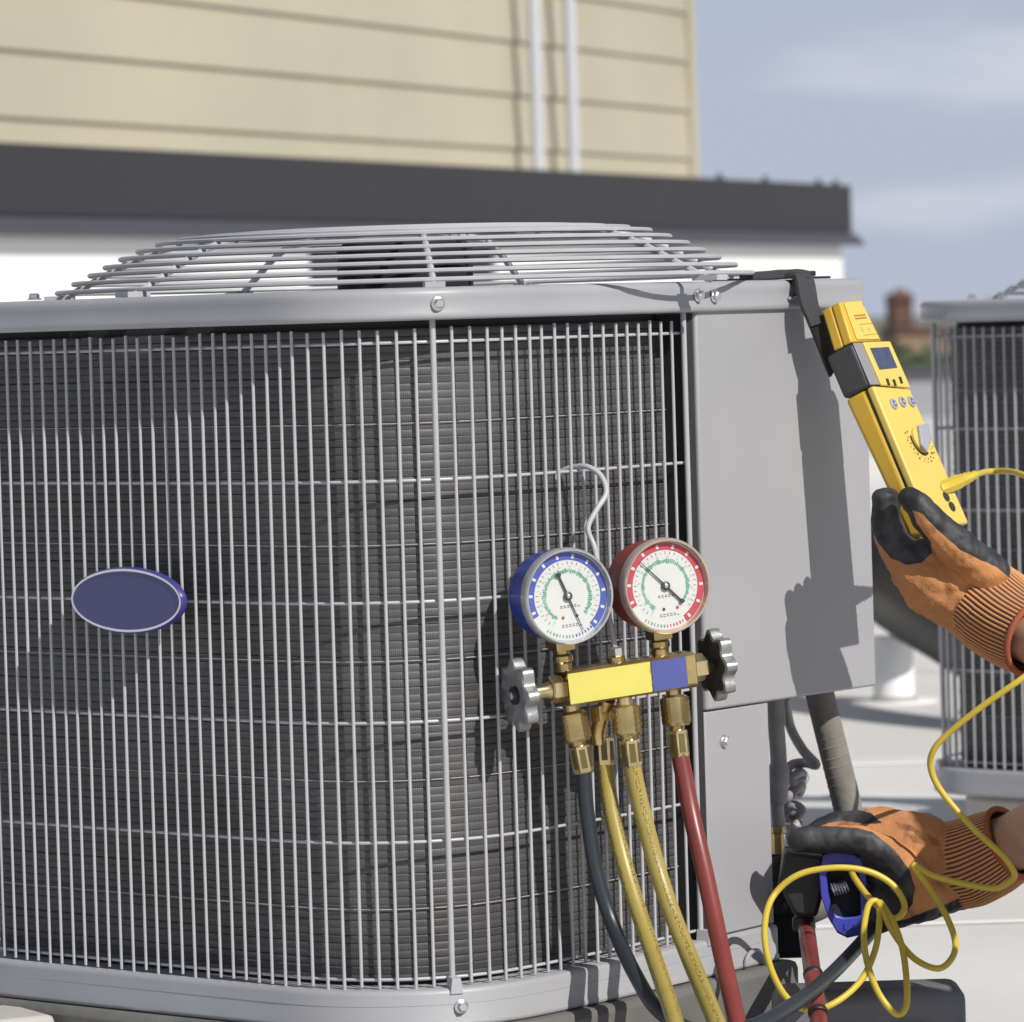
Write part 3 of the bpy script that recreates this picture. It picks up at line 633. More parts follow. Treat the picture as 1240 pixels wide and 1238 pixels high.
k = MB(); k.tube([(0, 0, gz-.05), (0, 0, gz+.064), (0, 0, gz+.071)], [.058, .058, .05], 28); k.build('fan_motor', M_dark, unit, loc=GSH)
k = MB(); k.lathe([(.030, gz-.068), (.075, gz-.066), (.075, gz-.054), (.03, gz-.052)], 24)
for i in range(4):
    a0 = i*pi/2
    pts = []
    for rr in np.linspace(.07, .245, 6):
        for s in np.linspace(-.45, .45, 5):
            pts.append((rr*cos(a0+s), rr*sin(a0+s), gz-.06+s*.05))
    k.add(pts, [(r*5+c, r*5+c+1, (r+1)*5+c+1, (r+1)*5+c) for r in range(5) for c in range(4)])
k.build('fan_blade', M_conduit, unit)

unit2 = dup(unit); unit2.location = U0+V((.966, 1.60, -.020))
tag(unit2, 'smaller looking grey condensing unit farther back at the right edge', 'air conditioner', 'condensing units on the roof')
for c in list(kids(unit2)):
    if c.name.startswith('badge'): bpy.data.objects.remove(c)

# pads under the units
def pad(name, label, base, grow, zt, m_):
    o = empty(name, base, label, 'equipment pad', 'equipment pads')
    pts = [p*(1+grow) for p in pan_o]; k = MB(); k.prism([p for p in pts], V((0, 0, zt))); k.build('slab', m_, o, bevel=.006); return o
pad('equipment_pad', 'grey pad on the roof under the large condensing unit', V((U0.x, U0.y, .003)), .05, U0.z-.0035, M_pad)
pad('equipment_pad', 'pale pad on the roof under the farther condensing unit', V((unit2.location.x, unit2.location.y, .003)), -.10, unit2.location.z-.0235+.02-.0035, M_concrete)
cb = at(-45, 1262, 3.86); cb.z = .003
#EOF1

# ------------------------------------------------------------------ manifold gauge set hanging on the grille
ga = radians(24); tl = radians(4.6)
G_o = at(757, 822, 3.80); gx = V((cos(ga)*cos(tl), sin(ga)*cos(tl), sin(tl))); gn = V((sin(ga), -cos(ga), 0)); gz_ = gx.cross(-gn).normalized()
gz_ = gn.cross(gx).normalized()
if gz_.z < 0: gz_ = -gz_
gset = empty('manifold_gauge_set', G_o, 'brass two-gauge manifold with blue and red gauges hung on the grille', 'gauge set')
GM = frame_m(V((0, 0, 0)), gx, -gn, gz_)            # local: x along the bar, y away from the viewer, z up
GMw = frame_m(G_o, gx, -gn, gz_)
def gl(px, py, y=0):                                # pixel -> local x, z on the plane at local y
    P = G_o-gn*(-y)*-1 if False else G_o+(-gn)*y
    q = hit(px, py, P, gn)-G_o; return q.dot(gx), q.dot(gz_)
xl, _ = gl(682, 830); xr, _ = gl(836, 810)
BH = .0142; BT = .0125
k = MB()
pr8 = [(-BT, -BH+.003), (-BT, BH-.003), (-BT+.003, BH), (BT-.003, BH), (BT, BH-.003), (BT, -BH+.003), (BT-.003, -BH), (-BT+.003, -BH)]
vs = [(xl, y, z) for y, z in pr8]+[(xr, y, z) for y, z in pr8]
k.add(vs, [tuple(range(8))[::-1], tuple(range(8, 16))]+[(i, (i+1) % 8, (i+1) % 8+8, i+8) for i in range(8)], M=GM)
body = k.build('manifold_body', M_brass, gset, bevel=.0008)
lx0, _ = gl(688, 828, -BT); lx1, _ = gl(831, 810, -BT); lxm, _ = gl(788, 818, -BT)
def label(x0, x1, m_, jag):
    rj = random.Random(5); k = MB(); n = 9; y0, y1 = -BT-.0002, -BT-.0008; zt, zb = BH-.0022, -BH+.0022
    L_ = [(x0, zt-(zt-zb)*i/n) for i in range(n+1)]; R_ = [(x1, zb+(zt-zb)*i/n) for i in range(n+1)]
    f = lambda p: (p[0]+rj.uniform(-.0007, .0007), p[1])
    if jag == 'L': L_ = [f(p) for p in L_]
    else: R_ = [f(p) for p in R_]
    k.prism([GM @ V((x, y0, z)) for x, z in L_+R_], (GM.to_3x3() @ V((0, y1-y0, 0)))); return k.build('label', m_, body)
label(lx0, lxm-.0006, M_yellow_label, 'R'); label(lxm+.0006, lx1, M_blue_label, 'L')

def arc_pts(r0, r1, a0, a1, y, n=40):
    A = [radians(a0+(a1-a0)*i/n) for i in range(n+1)]
    vs = [(r0*cos(a), y, r0*sin(a)) for a in A]+[(r1*cos(a), y, r1*sin(a)) for a in A]
    return vs, [(i, i+1, n+2+i, n+1+i) for i in range(n)]
def gauge(px, py, case_m, bez_m, print_m, ring, needle_a, pins, lbl):
    yf = -.026; cx, cz = gl(px, py, yf); R = .0382
    T = GM @ Matrix.Translation((cx, 0, cz)); TL = T @ Matrix.Rotation(radians(90), 4, 'X')   # lathe z -> local -y
    k = MB(); k.lathe([(.002, -.020), (R*.72, -.020), (R*.90, -.015), (R*.93, -.008), (R*.93, .016)], 56, M=TL)
    case = k.build('gauge', case_m, gset)
    k = MB(); k.lathe([(R*.95, .0155), (R, .0165), (R*1.0, .021), (R*.99, .0248), (R*.965, .0262), (R*.935, .0260), (R*.925, .0245), (R*.922, .0208), (R*.91, .0208)], 64, M=TL, caps=False)
    k.build('bezel', bez_m, case)
    RD = R*.93
    k = MB(); k.lathe([(0.0005, .0205), (RD, .0205)], 64, M=TL, caps=False); k.build('dial', M_dial, case)
    # printed scale
    k = MB(); y = -.02065
    a0, a1, ra, rb_ = ring
    v, f = arc_pts(RD*ra, RD*rb_, a0, a1, y, 60); k.add(v, f, 0, M=T)
    rr = random.Random(int(px)); n_w = 10
    for i in range(n_w+1):                           # pale marks across the coloured band
        a = a0+(a1-a0)*(i+.3)/(n_w+.6); v, f = arc_pts(RD*(ra+.04), RD*(rb_-.04), a-2.0, a+2.0, y-.0001, 2); k.add(v, f, 3, M=T)
    for i in range(64):                              # green scale
        a = 236-(236+46)*i/63; w = rr.uniform(1.2, 2.1); v, f = arc_pts(RD*rr.uniform(.50, .53), RD*rr.uniform(.575, .62), a-w, a+w, y, 2); k.add(v, f, 1, M=T)
        if i % 2 == 0:
            v, f = arc_pts(RD*.70, RD*(.77 if i % 8 else .735), a-.5, a+.5, y, 1); k.add(v, f, 2 if i % 8 else 1, M=T)
        if i % 5 == 0:
            for q in range(2):
                rq = .635+.01*q; v, f = arc_pts(RD*rq, RD*(rq+.028), a-2.2+q*2.4, a-1.0+q*2.4, y, 1); k.add(v, f, 1, M=T)
    for i in range(15):                              # small print low on the dial
        a = 270-38+i*5.1; v, f = arc_pts(RD*.86, RD*.93, a-1.1, a+rr.uniform(.3, 1.4), y, 1); k.add(v, f, 1 if i < 7 else 0, M=T)
    for j, z in enumerate((-.20, -.235, -.62, -.66)):
        for i in range(5+j % 2):
            x = -.20+i*.085; k.add([(RD*x, y, RD*z), (RD*(x+.055), y, RD*z), (RD*(x+.055), y, RD*(z-.016)), (RD*x, y, RD*(z-.016))], [(0, 1, 2, 3)], 2, M=T)
    k.build('scale_print', [print_m, M_print_green, M_print_black, M_dial], case, smooth=False)
    k = MB(); a = radians(needle_a); d = V((cos(a), 0, sin(a))); s = V((-d.z, 0, d.x)); yy = V((0, -.0222, 0))
    def bar(r0, r1, w0, w1):
        p = [yy+d*r0-s*w0, yy+d*r1-s*w1, yy+d*r1+s*w1, yy+d*r0+s*w0]; k.prism([T @ q for q in p], T.to_3x3() @ V((0, .0005, 0)))
    bar(0, RD*.84, .0007, .0002); bar(0, -RD*.52, .0009, .0007)
    k.lathe([(.0036, .0210), (.0036, .0226), (.0024, .0234)], 18, M=TL)
    for rr_ in (-RD*.52,):
        M2 = TL @ Matrix.Translation((d.x*rr_, d.z*rr_, 0)); k.lathe([(.0019, .0218), (.0019, .0228)], 14, M=M2)
    nd = k.build('needle', M_needle, case)
    k = MB(); k.lathe([(.0016, .0232), (.0016, .0238), (.001, .0241)], 14, M=TL); k.build('needle_hub', M_steel, nd)
    for (x, z, m_) in pins:
        k = MB(); k.lathe([(.0012, .0206), (.0012, .0212)], 12, M=TL @ Matrix.Translation((x*RD, z*RD, 0))); k.build('dial_pin', m_, case)
    k = MB(); k.lathe([(.0005, .0258), (R*.6, .0255), (R*.93, .0248)], 48, M=TL, caps=False); k.build('glass', M_glass, case)
    # stem down to the bar
    xs = cx; k = MB(); z_b = BH-.001; z_t = cz-R*.80
    k.lathe([(.0066, z_b), (.0066, z_b+.006), (.0082, z_b+.008), (.0082, z_b+.012), (.0058, z_b+.014), (.0058, z_t-.012)], 20, M=GM @ Matrix.Translation((xs, 0, 0)))
    M6 = GM @ Matrix.Translation((xs, 0, 0)); k.lathe([(.0108, z_t-.013), (.0112, z_t-.012), (.0112, z_t+.004)], 4, M=M6 @ Matrix.Rotation(pi/4, 4, 'Z'))
    k.build('stem', M_brass, case)
    return case
gauge(690.5, 722.5, M_blue_case, M_bezel, M_print_blue, (205, -54, .80, .97), -70, [(-.155, -.46, M_print_brown), (.18, -.45, M_needle)], 'blue')
gauge(809, 710, M_red_case, M_bezel_tan, M_print_red, (205, -62, .80, .97), 133, [(-.09, -.51, M_needle), (.25, -.51, M_print_red)], 'red')
# hand wheels and their stems
def wheel(px, py, sgn):
    wx, wz = gl(px, py, 0); xe = xl if sgn < 0 else xr
    M = GM @ Matrix.Translation((wx, 0, 0)) @ Matrix.Rotation(radians(90), 4, 'Y')      # lathe z -> local x
    k = MB(); n = 112; Rw = .0262
    def rim(sc, amp): return [Rw*sc*(1+amp*cos(8*t)) for t in np.linspace(0, 2*pi, n, endpoint=False)]
    hs = [(-.0055, .90, .10), (-.0045, .99, .115), (0, 1.0, .12), (.0045, .99, .115), (.0055, .90, .10)]
    T8 = np.linspace(0, 2*pi, n, endpoint=False)
    vs = sum(([V((r*cos(t), r*sin(t), h)) for r, t in zip(rim(sc, am), T8)] for h, sc, am in hs), [])
    fs = [(a*n+i, a*n+(i+1) % n, (a+1)*n+(i+1) % n, (a+1)*n+i) for a in range(4) for i in range(n)]
    # dished faces
    for side, base in ((-1, 0), (1, 4*n)):
        for sc, h in ((.55, .0035), (.34, .0035)):
            o = len(vs); vs += [V((Rw*sc*cos(t), Rw*sc*sin(t), side*h)) for t in T8]
            fs += [(base+i, base+(i+1) % n, o+(i+1) % n, o+i) for i in range(n)]; base = o
        fs.append(tuple(base+i for i in range(n)))
    k.add(vs, fs[:4*n], M=M); nb = len(k.v)-len(vs)
    for f in fs[4*n:]: k.f.append(tuple(a+nb for a in f)); k.m.append(1)
    o = k.build('hand_wheel', [M_cast, M_wheel_dark if sgn > 0 else M_cast], gset)  # dished faces are a darker zinc on the right wheel only
    k = MB(); k.lathe([(.0072, .0036), (.0072, .0060), (.005, .0062)] if sgn > 0 else [(.005, -.0062), (.0072, -.0060), (.0072, -.0036)], 20, M=M)
    k.build('wheel_boss', M_black, o)
    k = MB(); k.lathe([(.0032, .006), (.0032, .0078), (.002, .0085)] if sgn > 0 else [(.002, -.0085), (.0032, -.0078), (.0032, -.006)], 12, M=M); k.build('wheel_screw', M_screw, o)
    L0 = abs(wx-xe); MX = GM @ Matrix.Translation((xe, 0, 0)) @ Matrix.Rotation(radians(90*sgn), 4, 'Y')
    k = MB(); k.lathe([(.0105, .0002), (.0112, .001), (.0112, .011), (.0098, .0125)], 6, M=MX); k.lathe([(.0075, .0126), (.0062, .016), (.0050, L0-.004)], 20, M=MX)
    k.build('packing_nut', M_brass_bright, gset)
wheel(629, 838, -1); wheel(868, 808, 1)
# hook
def gpt(px, py, y):
    x, z = gl(px, py, y); return GM @ V((x, y, z))
hx, _ = gl(746, 792); k = MB()
k.lathe([(.0072, BH), (.0072, BH+.004), (.0058, BH+.005)], 20, mi=0, M=GM @ Matrix.Translation((hx, 0, 0)))
k.lathe([(.0056, BH+.0052), (.0056, BH+.0110), (.004, BH+.012)], 6, mi=1, M=GM @ Matrix.Translation((hx, 0, 0))); k.build('hook_nut', [M_brass, M_screw], gset)
P_g = lambda px, py, d: at(px, py, 0 or (U0.y+np.interp(.165, CU, CY)-U0.y+d))-G_o
hook = [GM @ V((hx, 0, BH+.011)), gpt(744, 780, .002), gpt(737, 745, .008), gpt(727, 700, .014)]
Yg = float(np.interp(.165, CU, CY))
hk = [at(720, 664, Yg-.040)-G_o, at(712, 640, Yg-.036)-G_o, at(722, 618, Yg-.030)-G_o, at(734, 597, Yg-.022)-G_o, at(728, 577, Yg-.014)-G_o, at(713, 566, Yg-.008)-G_o, at(697, 565.5, Yg+.000)-G_o, at(680, 571, Yg+.006)-G_o, at(669, 583, Yg+.008)-G_o, at(664, 598, Yg+.006)-G_o]
k = MB(); k.tube(spline(hook+hk, 8), .0023, 10); k.build('hook', M_bar, gset)
# back port with its elbow
bpx, _ = gl(733, 846); k = MB()
k.tube(spline([GM @ V((bpx+.004, .004, -BH)), GM @ V((bpx+.002, .012, -BH-.012)), GM @ V((bpx-.002, .016, -BH-.026)), GM @ V((bpx-.002, .017, -BH-.036))], 6), .0062, 14)
k.lathe([(.0085, -BH-.017), (.0085, -BH-.005)], 6, M=GM @ Matrix.Translation((bpx, .012, 0))); k.build('back_port', M_brass, gset)

# ------------------------------------------------------------------ charging hoses
def coupling(hose, p, d, scale=1.0, big=True):      # knurled nut and crimped ferrule; p = top, d = downward direction
    M = axis_m(p, d); s = scale
    k = MB(); n = 24
    if big:
        k.lathe([(.0062*s, -.012*s), (.0062*s, .0002)], 18, M=M); k.lathe([(.0085*s, 0), (.0108*s, .002*s)], n, M=M)
        o = k.build('coupling_neck', M_brass_bright, hose)
        k = MB(); vs = []; hs = np.linspace(.002*s, .0225*s, 10)
        for j, h in enumerate(hs):
            for i in range(n):
                r = .0112*s*(1+.06*(1 if (i+j) % 2 else -1)); vs.append((r*cos(2*pi*i/n), r*sin(2*pi*i/n), h))
        fs = [(j*n+i, j*n+(i+1) % n, (j+1)*n+(i+1) % n, (j+1)*n+i) for j in range(9) for i in range(n)]+[tuple(range(n))[::-1], tuple(9*n+i for i in range(n))]
        k.add(vs, fs, M=M); k.build('knurled_nut', M_brass, hose, angle=10)
        k = MB(); k.lathe([(.0110*s, .0226*s), (.0098*s, .0245*s), (.0060*s, .0250*s), (.0060*s, .028*s)], 24, M=M); k.build('nut_collar', M_brass, hose)
        z0 = .0275*s
    else: z0 = 0
    k = MB(); k.lathe([(.0060*s, z0), (.0084*s, z0+.001*s), (.0084*s, z0+.021*s), (.0072*s, z0+.0225*s)], 6, M=M @ Matrix.Rotation(.3, 4, 'Z')); fe = k.build('ferrule', M_brass_bright, hose)
    for i in range(6):                               # recessed flats of the crimp
        M2 = M @ Matrix.Rotation(.3+pi/6+i*pi/3, 4, 'Z') @ Matrix.Translation((.0084*s*cos(pi/6), 0, z0+.011*s))
        k = MB(); k.box((.0001, -.0024*s, -.0075*s), (.0004, .0024*s, .0075*s), M=M2); k.build('crimp_flat', M_hose_flat, fe)
    return z0+.0225*s
M_hose_flat = mat('crimp_flat_dark', (.16, .13, .05), .4, metal=.6)
def hose(label, pts, r, m_, lay=(), big=True, sc=1.0, group='charging hoses'):
    base = V(pts[0]); o = empty('charging_hose', base, label, 'hose', group)
    P = [V(p)-base for p in pts]
    d = (P[1]-P[0]).normalized(); l = coupling(o, V((0, 0, 0)), d, sc, big)
    path = spline([d*(l-.004*sc)]+P[1:], 12); k = MB(); k.tube(path, r, 18); k.build('hose_tube', m_, o, angle=80); return o
SC = 1.0
def roofp(x, y, z=.009): return V((x, y, z))
YB = G_o.y
hose('slate blue charging hose hanging from the left port, under the blue gauge',
     [at(693, 861, YB-.005), at(707, 935, YB-.005), at(711, 985, YB-.004), at(723, 1060, YB-.004), at(744, 1125, YB-.012), at(770, 1182, 3.745), at(800, 1226, 3.70), at(850, 1250, 3.68), at(910, 1243, 3.68), at(960, 1217, 3.74), at(1000, 1186, 3.86), at(1034, 1152, 3.97), at(1062, 1120, 4.03)], .0060, M_hose_blue)
hose('yellow charging hose from the small back port, with printed side and no knurled nut',
     [at(730.5, 893, YB+.015), at(733, 930, YB+.012), at(741, 985, YB+.006), at(762, 1068, YB-.012), at(788, 1148, YB-.05), at(818, 1240, 3.655), at(840, 1330, 3.58), roofp(.20, 3.44, .05), roofp(.34, 3.22), roofp(.62, 2.98), roofp(1.1, 2.85)], .0068, M_hose_yellow, big=False)
hose('yellow charging hose with knurled nut from the middle port, right of the printed one',
     [at(757, 853, YB-.005), at(765, 925, YB-.005), at(778, 985, YB-.008), at(803, 1075, YB-.022), at(835, 1160, YB-.06), at(868, 1240, 3.66), at(900, 1330, 3.57), roofp(.25, 3.46, .05), roofp(.40, 3.26), roofp(.66, 3.06), roofp(1.1, 2.95)], .0070, M_hose_yellow)
rd = hose('long red charging hose from the right port looping to the service valve',
     [at(816, 842, YB+.020), at(823, 912, YB+.016), at(837, 985, YB+.006), at(854, 1060, YB-.018), at(873, 1150, YB-.06), at(893, 1240, 3.68), at(912, 1320, 3.62), roofp(.205, 3.56, .10), roofp(.24, 3.50, .02), roofp(.30, 3.50, .012), at(1003, 1330, 3.70), at(992, 1240, 3.85), at(984, 1180, 3.905), at(977, 1128, 4.05), at(972, 1098, 4.07)], .0072, M_hose_red)
off = rd.location
k = MB(); k.lathe([(.0088, 0), (.0098, .002), (.0098, .010), (.0088, .012)], 18, M=axis_m(at(973, 1110, 4.065)-off, V((.03, -.1, -1)))); k.build('end_sleeve', M_black, rd)
for q in (1178, 1224):
    k = MB(); k.lathe([(.0075, 0), (.0082, .001), (.0082, .004), (.0075, .005)], 18, M=axis_m(at(984+(q-1178)*.13, q, 3.905-(q-1178)*.0009)-off, V((.05, -.75, -.5)))); k.build('hose_band', M_black, rd)

# ------------------------------------------------------------------ pipework beside the unit
Yv = 4.20
o = empty('line_set_pipe', at(995, 842, 4.245), 'taupe foam-insulated pipe dropping from under the electrical box', 'pipe')
b = o.location; k = MB(); k.tube(spline([at(984, 800, 4.24)-b, at(995, 850, 4.24)-b, at(1011, 915, 4.245)-b, at(1028, 985, 4.25)-b, at(1034, 1030, 4.26)-b, at(1020, 1075, 4.27)-b, at(985, 1100, 4.27)-b, at(950, 1105, 4.27)-b], 10), .0128, 20); k.build('insulation', M_insul, o)
rq = random.Random(2)
for q in range(870, 980, 11):
    k = MB(); t = (q-850)/135; k.lathe([(.0127, 0), (.0131, .001), (.0127, .002)], 20, M=axis_m(at(995+t*33, q, 4.24+.01*t)-b, V((.17, .03+rq.uniform(-.08, .08), -.7)))); k.build('insulation_seam', M_insul, o)
o = empty('flexible_conduit', at(958, 850, 4.30), 'thin grey flexible conduit coiled beside the lower panel', 'conduit'); b = o.location
pts = [(951, 846), (957, 880), (972, 908), (988, 926), (976, 924), (958, 927), (950, 940), (960, 950), (974, 944), (968, 936), (952, 950), (951, 962), (966, 962), (970, 952), (955, 965), (948, 985), (962, 992), (971, 982), (958, 976), (944, 996), (955, 1006), (966, 998), (956, 1015)]
k = MB(); k.tube(spline([at(x, y, 4.285+.014*sin(i*1.7))-b for i, (x, y) in enumerate(pts)], 7), .0045, 10); k.build('conduit_tube', M_conduit, o)
o = empty('control_cable', at(940, 850, 4.24), 'wide grey cable sleeve running down the edge of the lower panel', 'cable'); b = o.location
k = MB(); k.tube(spline([at(938, 846, 4.235)-b, at(940, 880, 4.235)-b, at(943, 930, 4.235)-b, at(941, 975, 4.235)-b, at(945, 1010, 4.235)-b], 8), [.0085]*8+[.0075]*8+[.0095]*8+[.006]*9, 14); k.build('sleeve', M_conduit, o)
o = empty('service_valve', at(955, 1060, 4.20), 'black service valve with a brass stem beside the lower panel', 'valve'); b = o.location
k = MB(); k.lathe([(.010, -.035), (.014, -.033), (.014, .02), (.009, .024)], 20, M=axis_m(at(945, 1075, 4.20)-b, V((1, 0, .15)))); k.lathe([(.013, 0), (.015, .004), (.015, .045), (.011, .05)], 20, M=axis_m(at(958, 1105, 4.20)-b, V((-.1, 0, 1)))); k.build('valve_body', M_black, o)
k = MB(); k.box((-.035, .012, -.075), (.022, .05, .02)); k.build('valve_bracket', M_dark, o, bevel=.003)
k = MB(); k.lathe([(.006, 0), (.006, .018), (.008, .019), (.008, .024)], 6, M=axis_m(at(942, 1034, 4.20)-b, V((0, 0, 1)))); k.build('valve_stem', M_brass, o)
k = MB(); k.tube(spline([at(958, 1070, 4.10)-b, at(961, 1086, 4.085)-b, at(969, 1096, 4.075)-b, at(971, 1105, 4.07)-b], 6), .0045, 12)
k.lathe([(.0065, -.004), (.0065, .008)], 6, M=axis_m(at(971, 1100, 4.072)-b, V((0, 0, -1)))); ring = [at(969, 1079, 4.075)-b+V((.0075*cos(t), 0, .0075*sin(t))) for t in np.linspace(-2.2, 2.2, 16)]
k.tube(ring, .0017, 8); k.build('valve_core_fitting', M_brass, o)

# ------------------------------------------------------------------ dark slate box filling the dark area at the front right
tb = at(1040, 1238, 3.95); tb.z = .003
o = empty('slate_box', tb, 'dark slate box lying on the roof under the hoses, front right', 'case')
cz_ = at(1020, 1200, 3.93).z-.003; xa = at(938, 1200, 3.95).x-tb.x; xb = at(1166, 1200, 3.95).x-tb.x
k = MB(); k.box((xa, -.02, 0), (xb, .045, cz_*.62)); k.build('box_base', M_slate, o, bevel=.008, bseg=3)
k = MB(); k.box((xa-.001, -.021, cz_*.625), (xb+.001, .046, cz_)); k.build('box_lid', M_slate, o, bevel=.012, bseg=4)
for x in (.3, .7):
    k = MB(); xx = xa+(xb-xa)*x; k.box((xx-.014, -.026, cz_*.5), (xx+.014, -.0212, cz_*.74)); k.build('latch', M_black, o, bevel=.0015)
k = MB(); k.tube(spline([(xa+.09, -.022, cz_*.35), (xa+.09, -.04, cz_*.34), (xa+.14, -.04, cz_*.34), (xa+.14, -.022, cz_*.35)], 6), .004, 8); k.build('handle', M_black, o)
o = empty('riser_block', cb, 'pale concrete riser block under the left end of the base pan', 'block')
k = MB(); k.prism([V((-.10, -.05, 0)), V((.072, .045, 0)), V((.03, .12, 0)), V((-.14, .03, 0))], V((0, 0, U0.z-.007))); k.build('block_body', M_concrete, o, bevel=.006)

# ------------------------------------------------------------------ clamp meter with hanging strap
mw = V((.49, .865, .11)).normalized(); ml = V((.445, -.125, -1)); ml = (ml-mw*ml.dot(mw)).normalized(); mn = mw.cross(ml).normalized()
if mn.dot(V((0, -1, 0))) < 0: mn = -mn
MP = hit(1078, 478, P_W+PN*.080, PN)                # a point of the meter's front face, 8 cm off the panel
meter = empty('clamp_meter', MP, 'yellow clamp multimeter with grey grips hanging on a black strap', 'meter')
def mp(px, py, off=0): return hit(px, py, MP+mn*off, mn)-MP
TH = .0275
def mprism(px, name, m_, o0, o1, bevel=0, parent=None):
    k = MB(); k.prism([mp(x, y)+mn*o0 for x, y in px], mn*(o1-o0)); return k.build(name, m_, parent or meter, bevel=bevel, bseg=3)
jl = [(1016.3, 365.5), (1042.5, 362.8), (1067.7, 413), (1031.5, 414.5)]
mprism(jl, 'clamp_jaw', M_meter, -.0088, 0, .0016); mprism([(x, y) for x, y in jl], 'clamp_jaw', M_meter, -.019, -.0092, .0018)
jc = [(1021, 367), (1041.5, 365), (1064.5, 411.5), (1037, 412)]
mprism(jc, 'jaw_face', M_meter_face, .0002, .0012, .0006)
mprism([(1031, 415.5), (1075, 414.2), (1100, 471), (1053, 467.2)], 'grip', M_meter_grip, -TH, -.0002, .003)
mprism([(1032, 416), (1046, 415.5), (1068, 466.5), (1053, 466.5)], 'grip_edge', M_meter_grip_front, 0, .0012, .0006)
mprism([(1042, 416), (1074.5, 414.8), (1099.5, 471.5), (1064.5, 468)], 'face_plate', M_meter_face, .0001, .0032, .0012)
bq = [(1053.8, 467.6), (1099.5, 471.8), (1171.5, 636), (1126, 642)]; k = MB()
k.add([mp(x, y)-mn*.006 for x, y in bq]+[mp(x, y)-mn*t_ for (x, y), t_ in zip(bq, (TH, TH, .021, .021))], [(0, 1, 2, 3), (7, 6, 5, 4)]+[(i, i+4, (i+1) % 4+4, (i+1) % 4) for i in range(4)]); k.build('meter_body', M_meter, meter, bevel=.004, bseg=3)
mprism([(1054.3, 468.2), (1099.5, 471.8), (1171, 635), (1125.5, 640)], 'face_cover', M_meter_face, -.0052, .0022, .0022)
mprism([(1055.2, 470), (1061, 470.5), (1128, 630), (1122, 630)], 'side_slot', M_black, -.0061, -.0050)
lcd = mprism([(1049.8, 423.8), (1072, 422.6), (1082.6, 447.6), (1061.3, 449.8)], 'display', M_lcd, .0033, .0038)
def mbit(px, name, m_, o0=.0033, o1=.0042, parent=None): return mprism(px, name, m_, o0, o1, 0, parent)
for (x, y) in ((1069.5, 461), (1077.5, 462), (1085, 458.7)):
    mbit([(x-.8, y), (x+1.5, y), (x+4, y+8), (x+2, y+8)], 'slot', M_print_black)
def mring(px, py, r0, r1, a0, a1, off, n=28):
    c = mp(px, py); A = np.linspace(radians(a0), radians(a1), n+1)
    return [c+mn*off+(mw*cos(t)-ml*sin(t))*r for r in (r0, r1) for t in A], [(i, i+1, n+2+i, n+1+i) for i in range(n)]
for i, (x, y) in enumerate(((1079, 491), (1089.5, 488.5), (1100.5, 488.3))):
    k = MB(); M = axis_m(mp(x, y)+mn*.0022, mn); k.lathe([(.0050, 0), (.0050, .0012), (.0042, .0018)], 20, M=M); bt_ = k.build('button', M_knob, meter)
    k = MB(); v, f = mring(x, y, .0016, .0030, 30, 330, .00415, 16); k.add(v, f); k.build('button_mark', M_print_blue, bt_, smooth=False)
kc = (1110.5, 535)
k = MB(); k.lathe([(.0118, 0), (.0118, .0025), (.0105, .0032)], 32, M=axis_m(mp(*kc)+mn*.0022, mn)); dial_ = k.build('selector_dial', M_meter_face, meter)
mprism([(1103.5, 519.5), (1115, 517.2), (1119, 534), (1114, 552), (1107, 543)], 'selector_knob', M_knob, .0052, .0085, .0012, dial_)
k = MB(); v, f = mring(*kc, .0118, .0142, 150, 292, .0026); k.add(v, f, 0)
rr = random.Random(11)
for i in range(26):
    a = 140+i*9.2; r0 = .0165+.0030*(i % 2); v, f = mring(*kc, r0, r0+rr.uniform(.0012, .0022), a, a+rr.uniform(2, 6), .0026, 2); k.add(v, f, 0 if i % 3 == 0 else 1)
k.build('dial_print', [M_print_black, M_print_brown], meter, smooth=False)
# small brown print on the jaw: a word-like row and a category box
k = MB()
for x in (1032.5, 1035.4, 1038.2, 1041.0, 1043.8):
    hgt = rr.uniform(5, 6.5); y = 382.5-(x-1034)*.10
    for q in range(2):
        dy = q*3.4; pts = [(x+dy*.45, y+dy), (x+2.2+dy*.45, y-.2+dy), (x+2.9+dy*.45, y+1.6+dy), (x+.7+dy*.45, y+1.8+dy)]
        k.prism([mp(*p)+mn*.00125 for p in pts], mn*.0001, 0)
def mline(p, q, w, mi):
    a, b = mp(*p), mp(*q); d = (b-a).normalized(); s = d.cross(mn)*w; k.prism([a-s+mn*.00125, b-s+mn*.00125, b+s+mn*.00125, a+s+mn*.00125], mn*.0001, mi)
mline((1039.5, 394), (1054, 392.5), .0003, 1); mline((1044, 407), (1061, 405), .0003, 1); mline((1041, 397), (1044, 403), .0004, 1); mline((1056.5, 396), (1059.5, 402), .0004, 1); mline((1050, 398), (1051.5, 402), .0004, 1)
k.build('jaw_print', [M_print_brown, mat('print_olive', (.36, .27, .03), .5)], meter, smooth=False)
# input jacks
for (x, y) in ((1143, 603), (1150, 615)):
    k = MB(); k.lathe([(.0046, 0), (.0046, .0006)], 18, M=axis_m(mp(x, y)+mn*.0023, mn)); k.build('input_jack', M_print_black, meter)
k = MB()
for i, (x, y) in enumerate(((1153, 603), (1156, 609), (1158, 617), (1161, 622), (1118, 587), (1118.6, 590))):
    for q in range(2): a = (x+q*2.4, y-q*.4); mline(a, (a[0]+1.5, a[1]-.2), .0007, 0)
k.build('jack_print', [M_print_black, M_print_brown], meter, smooth=False)
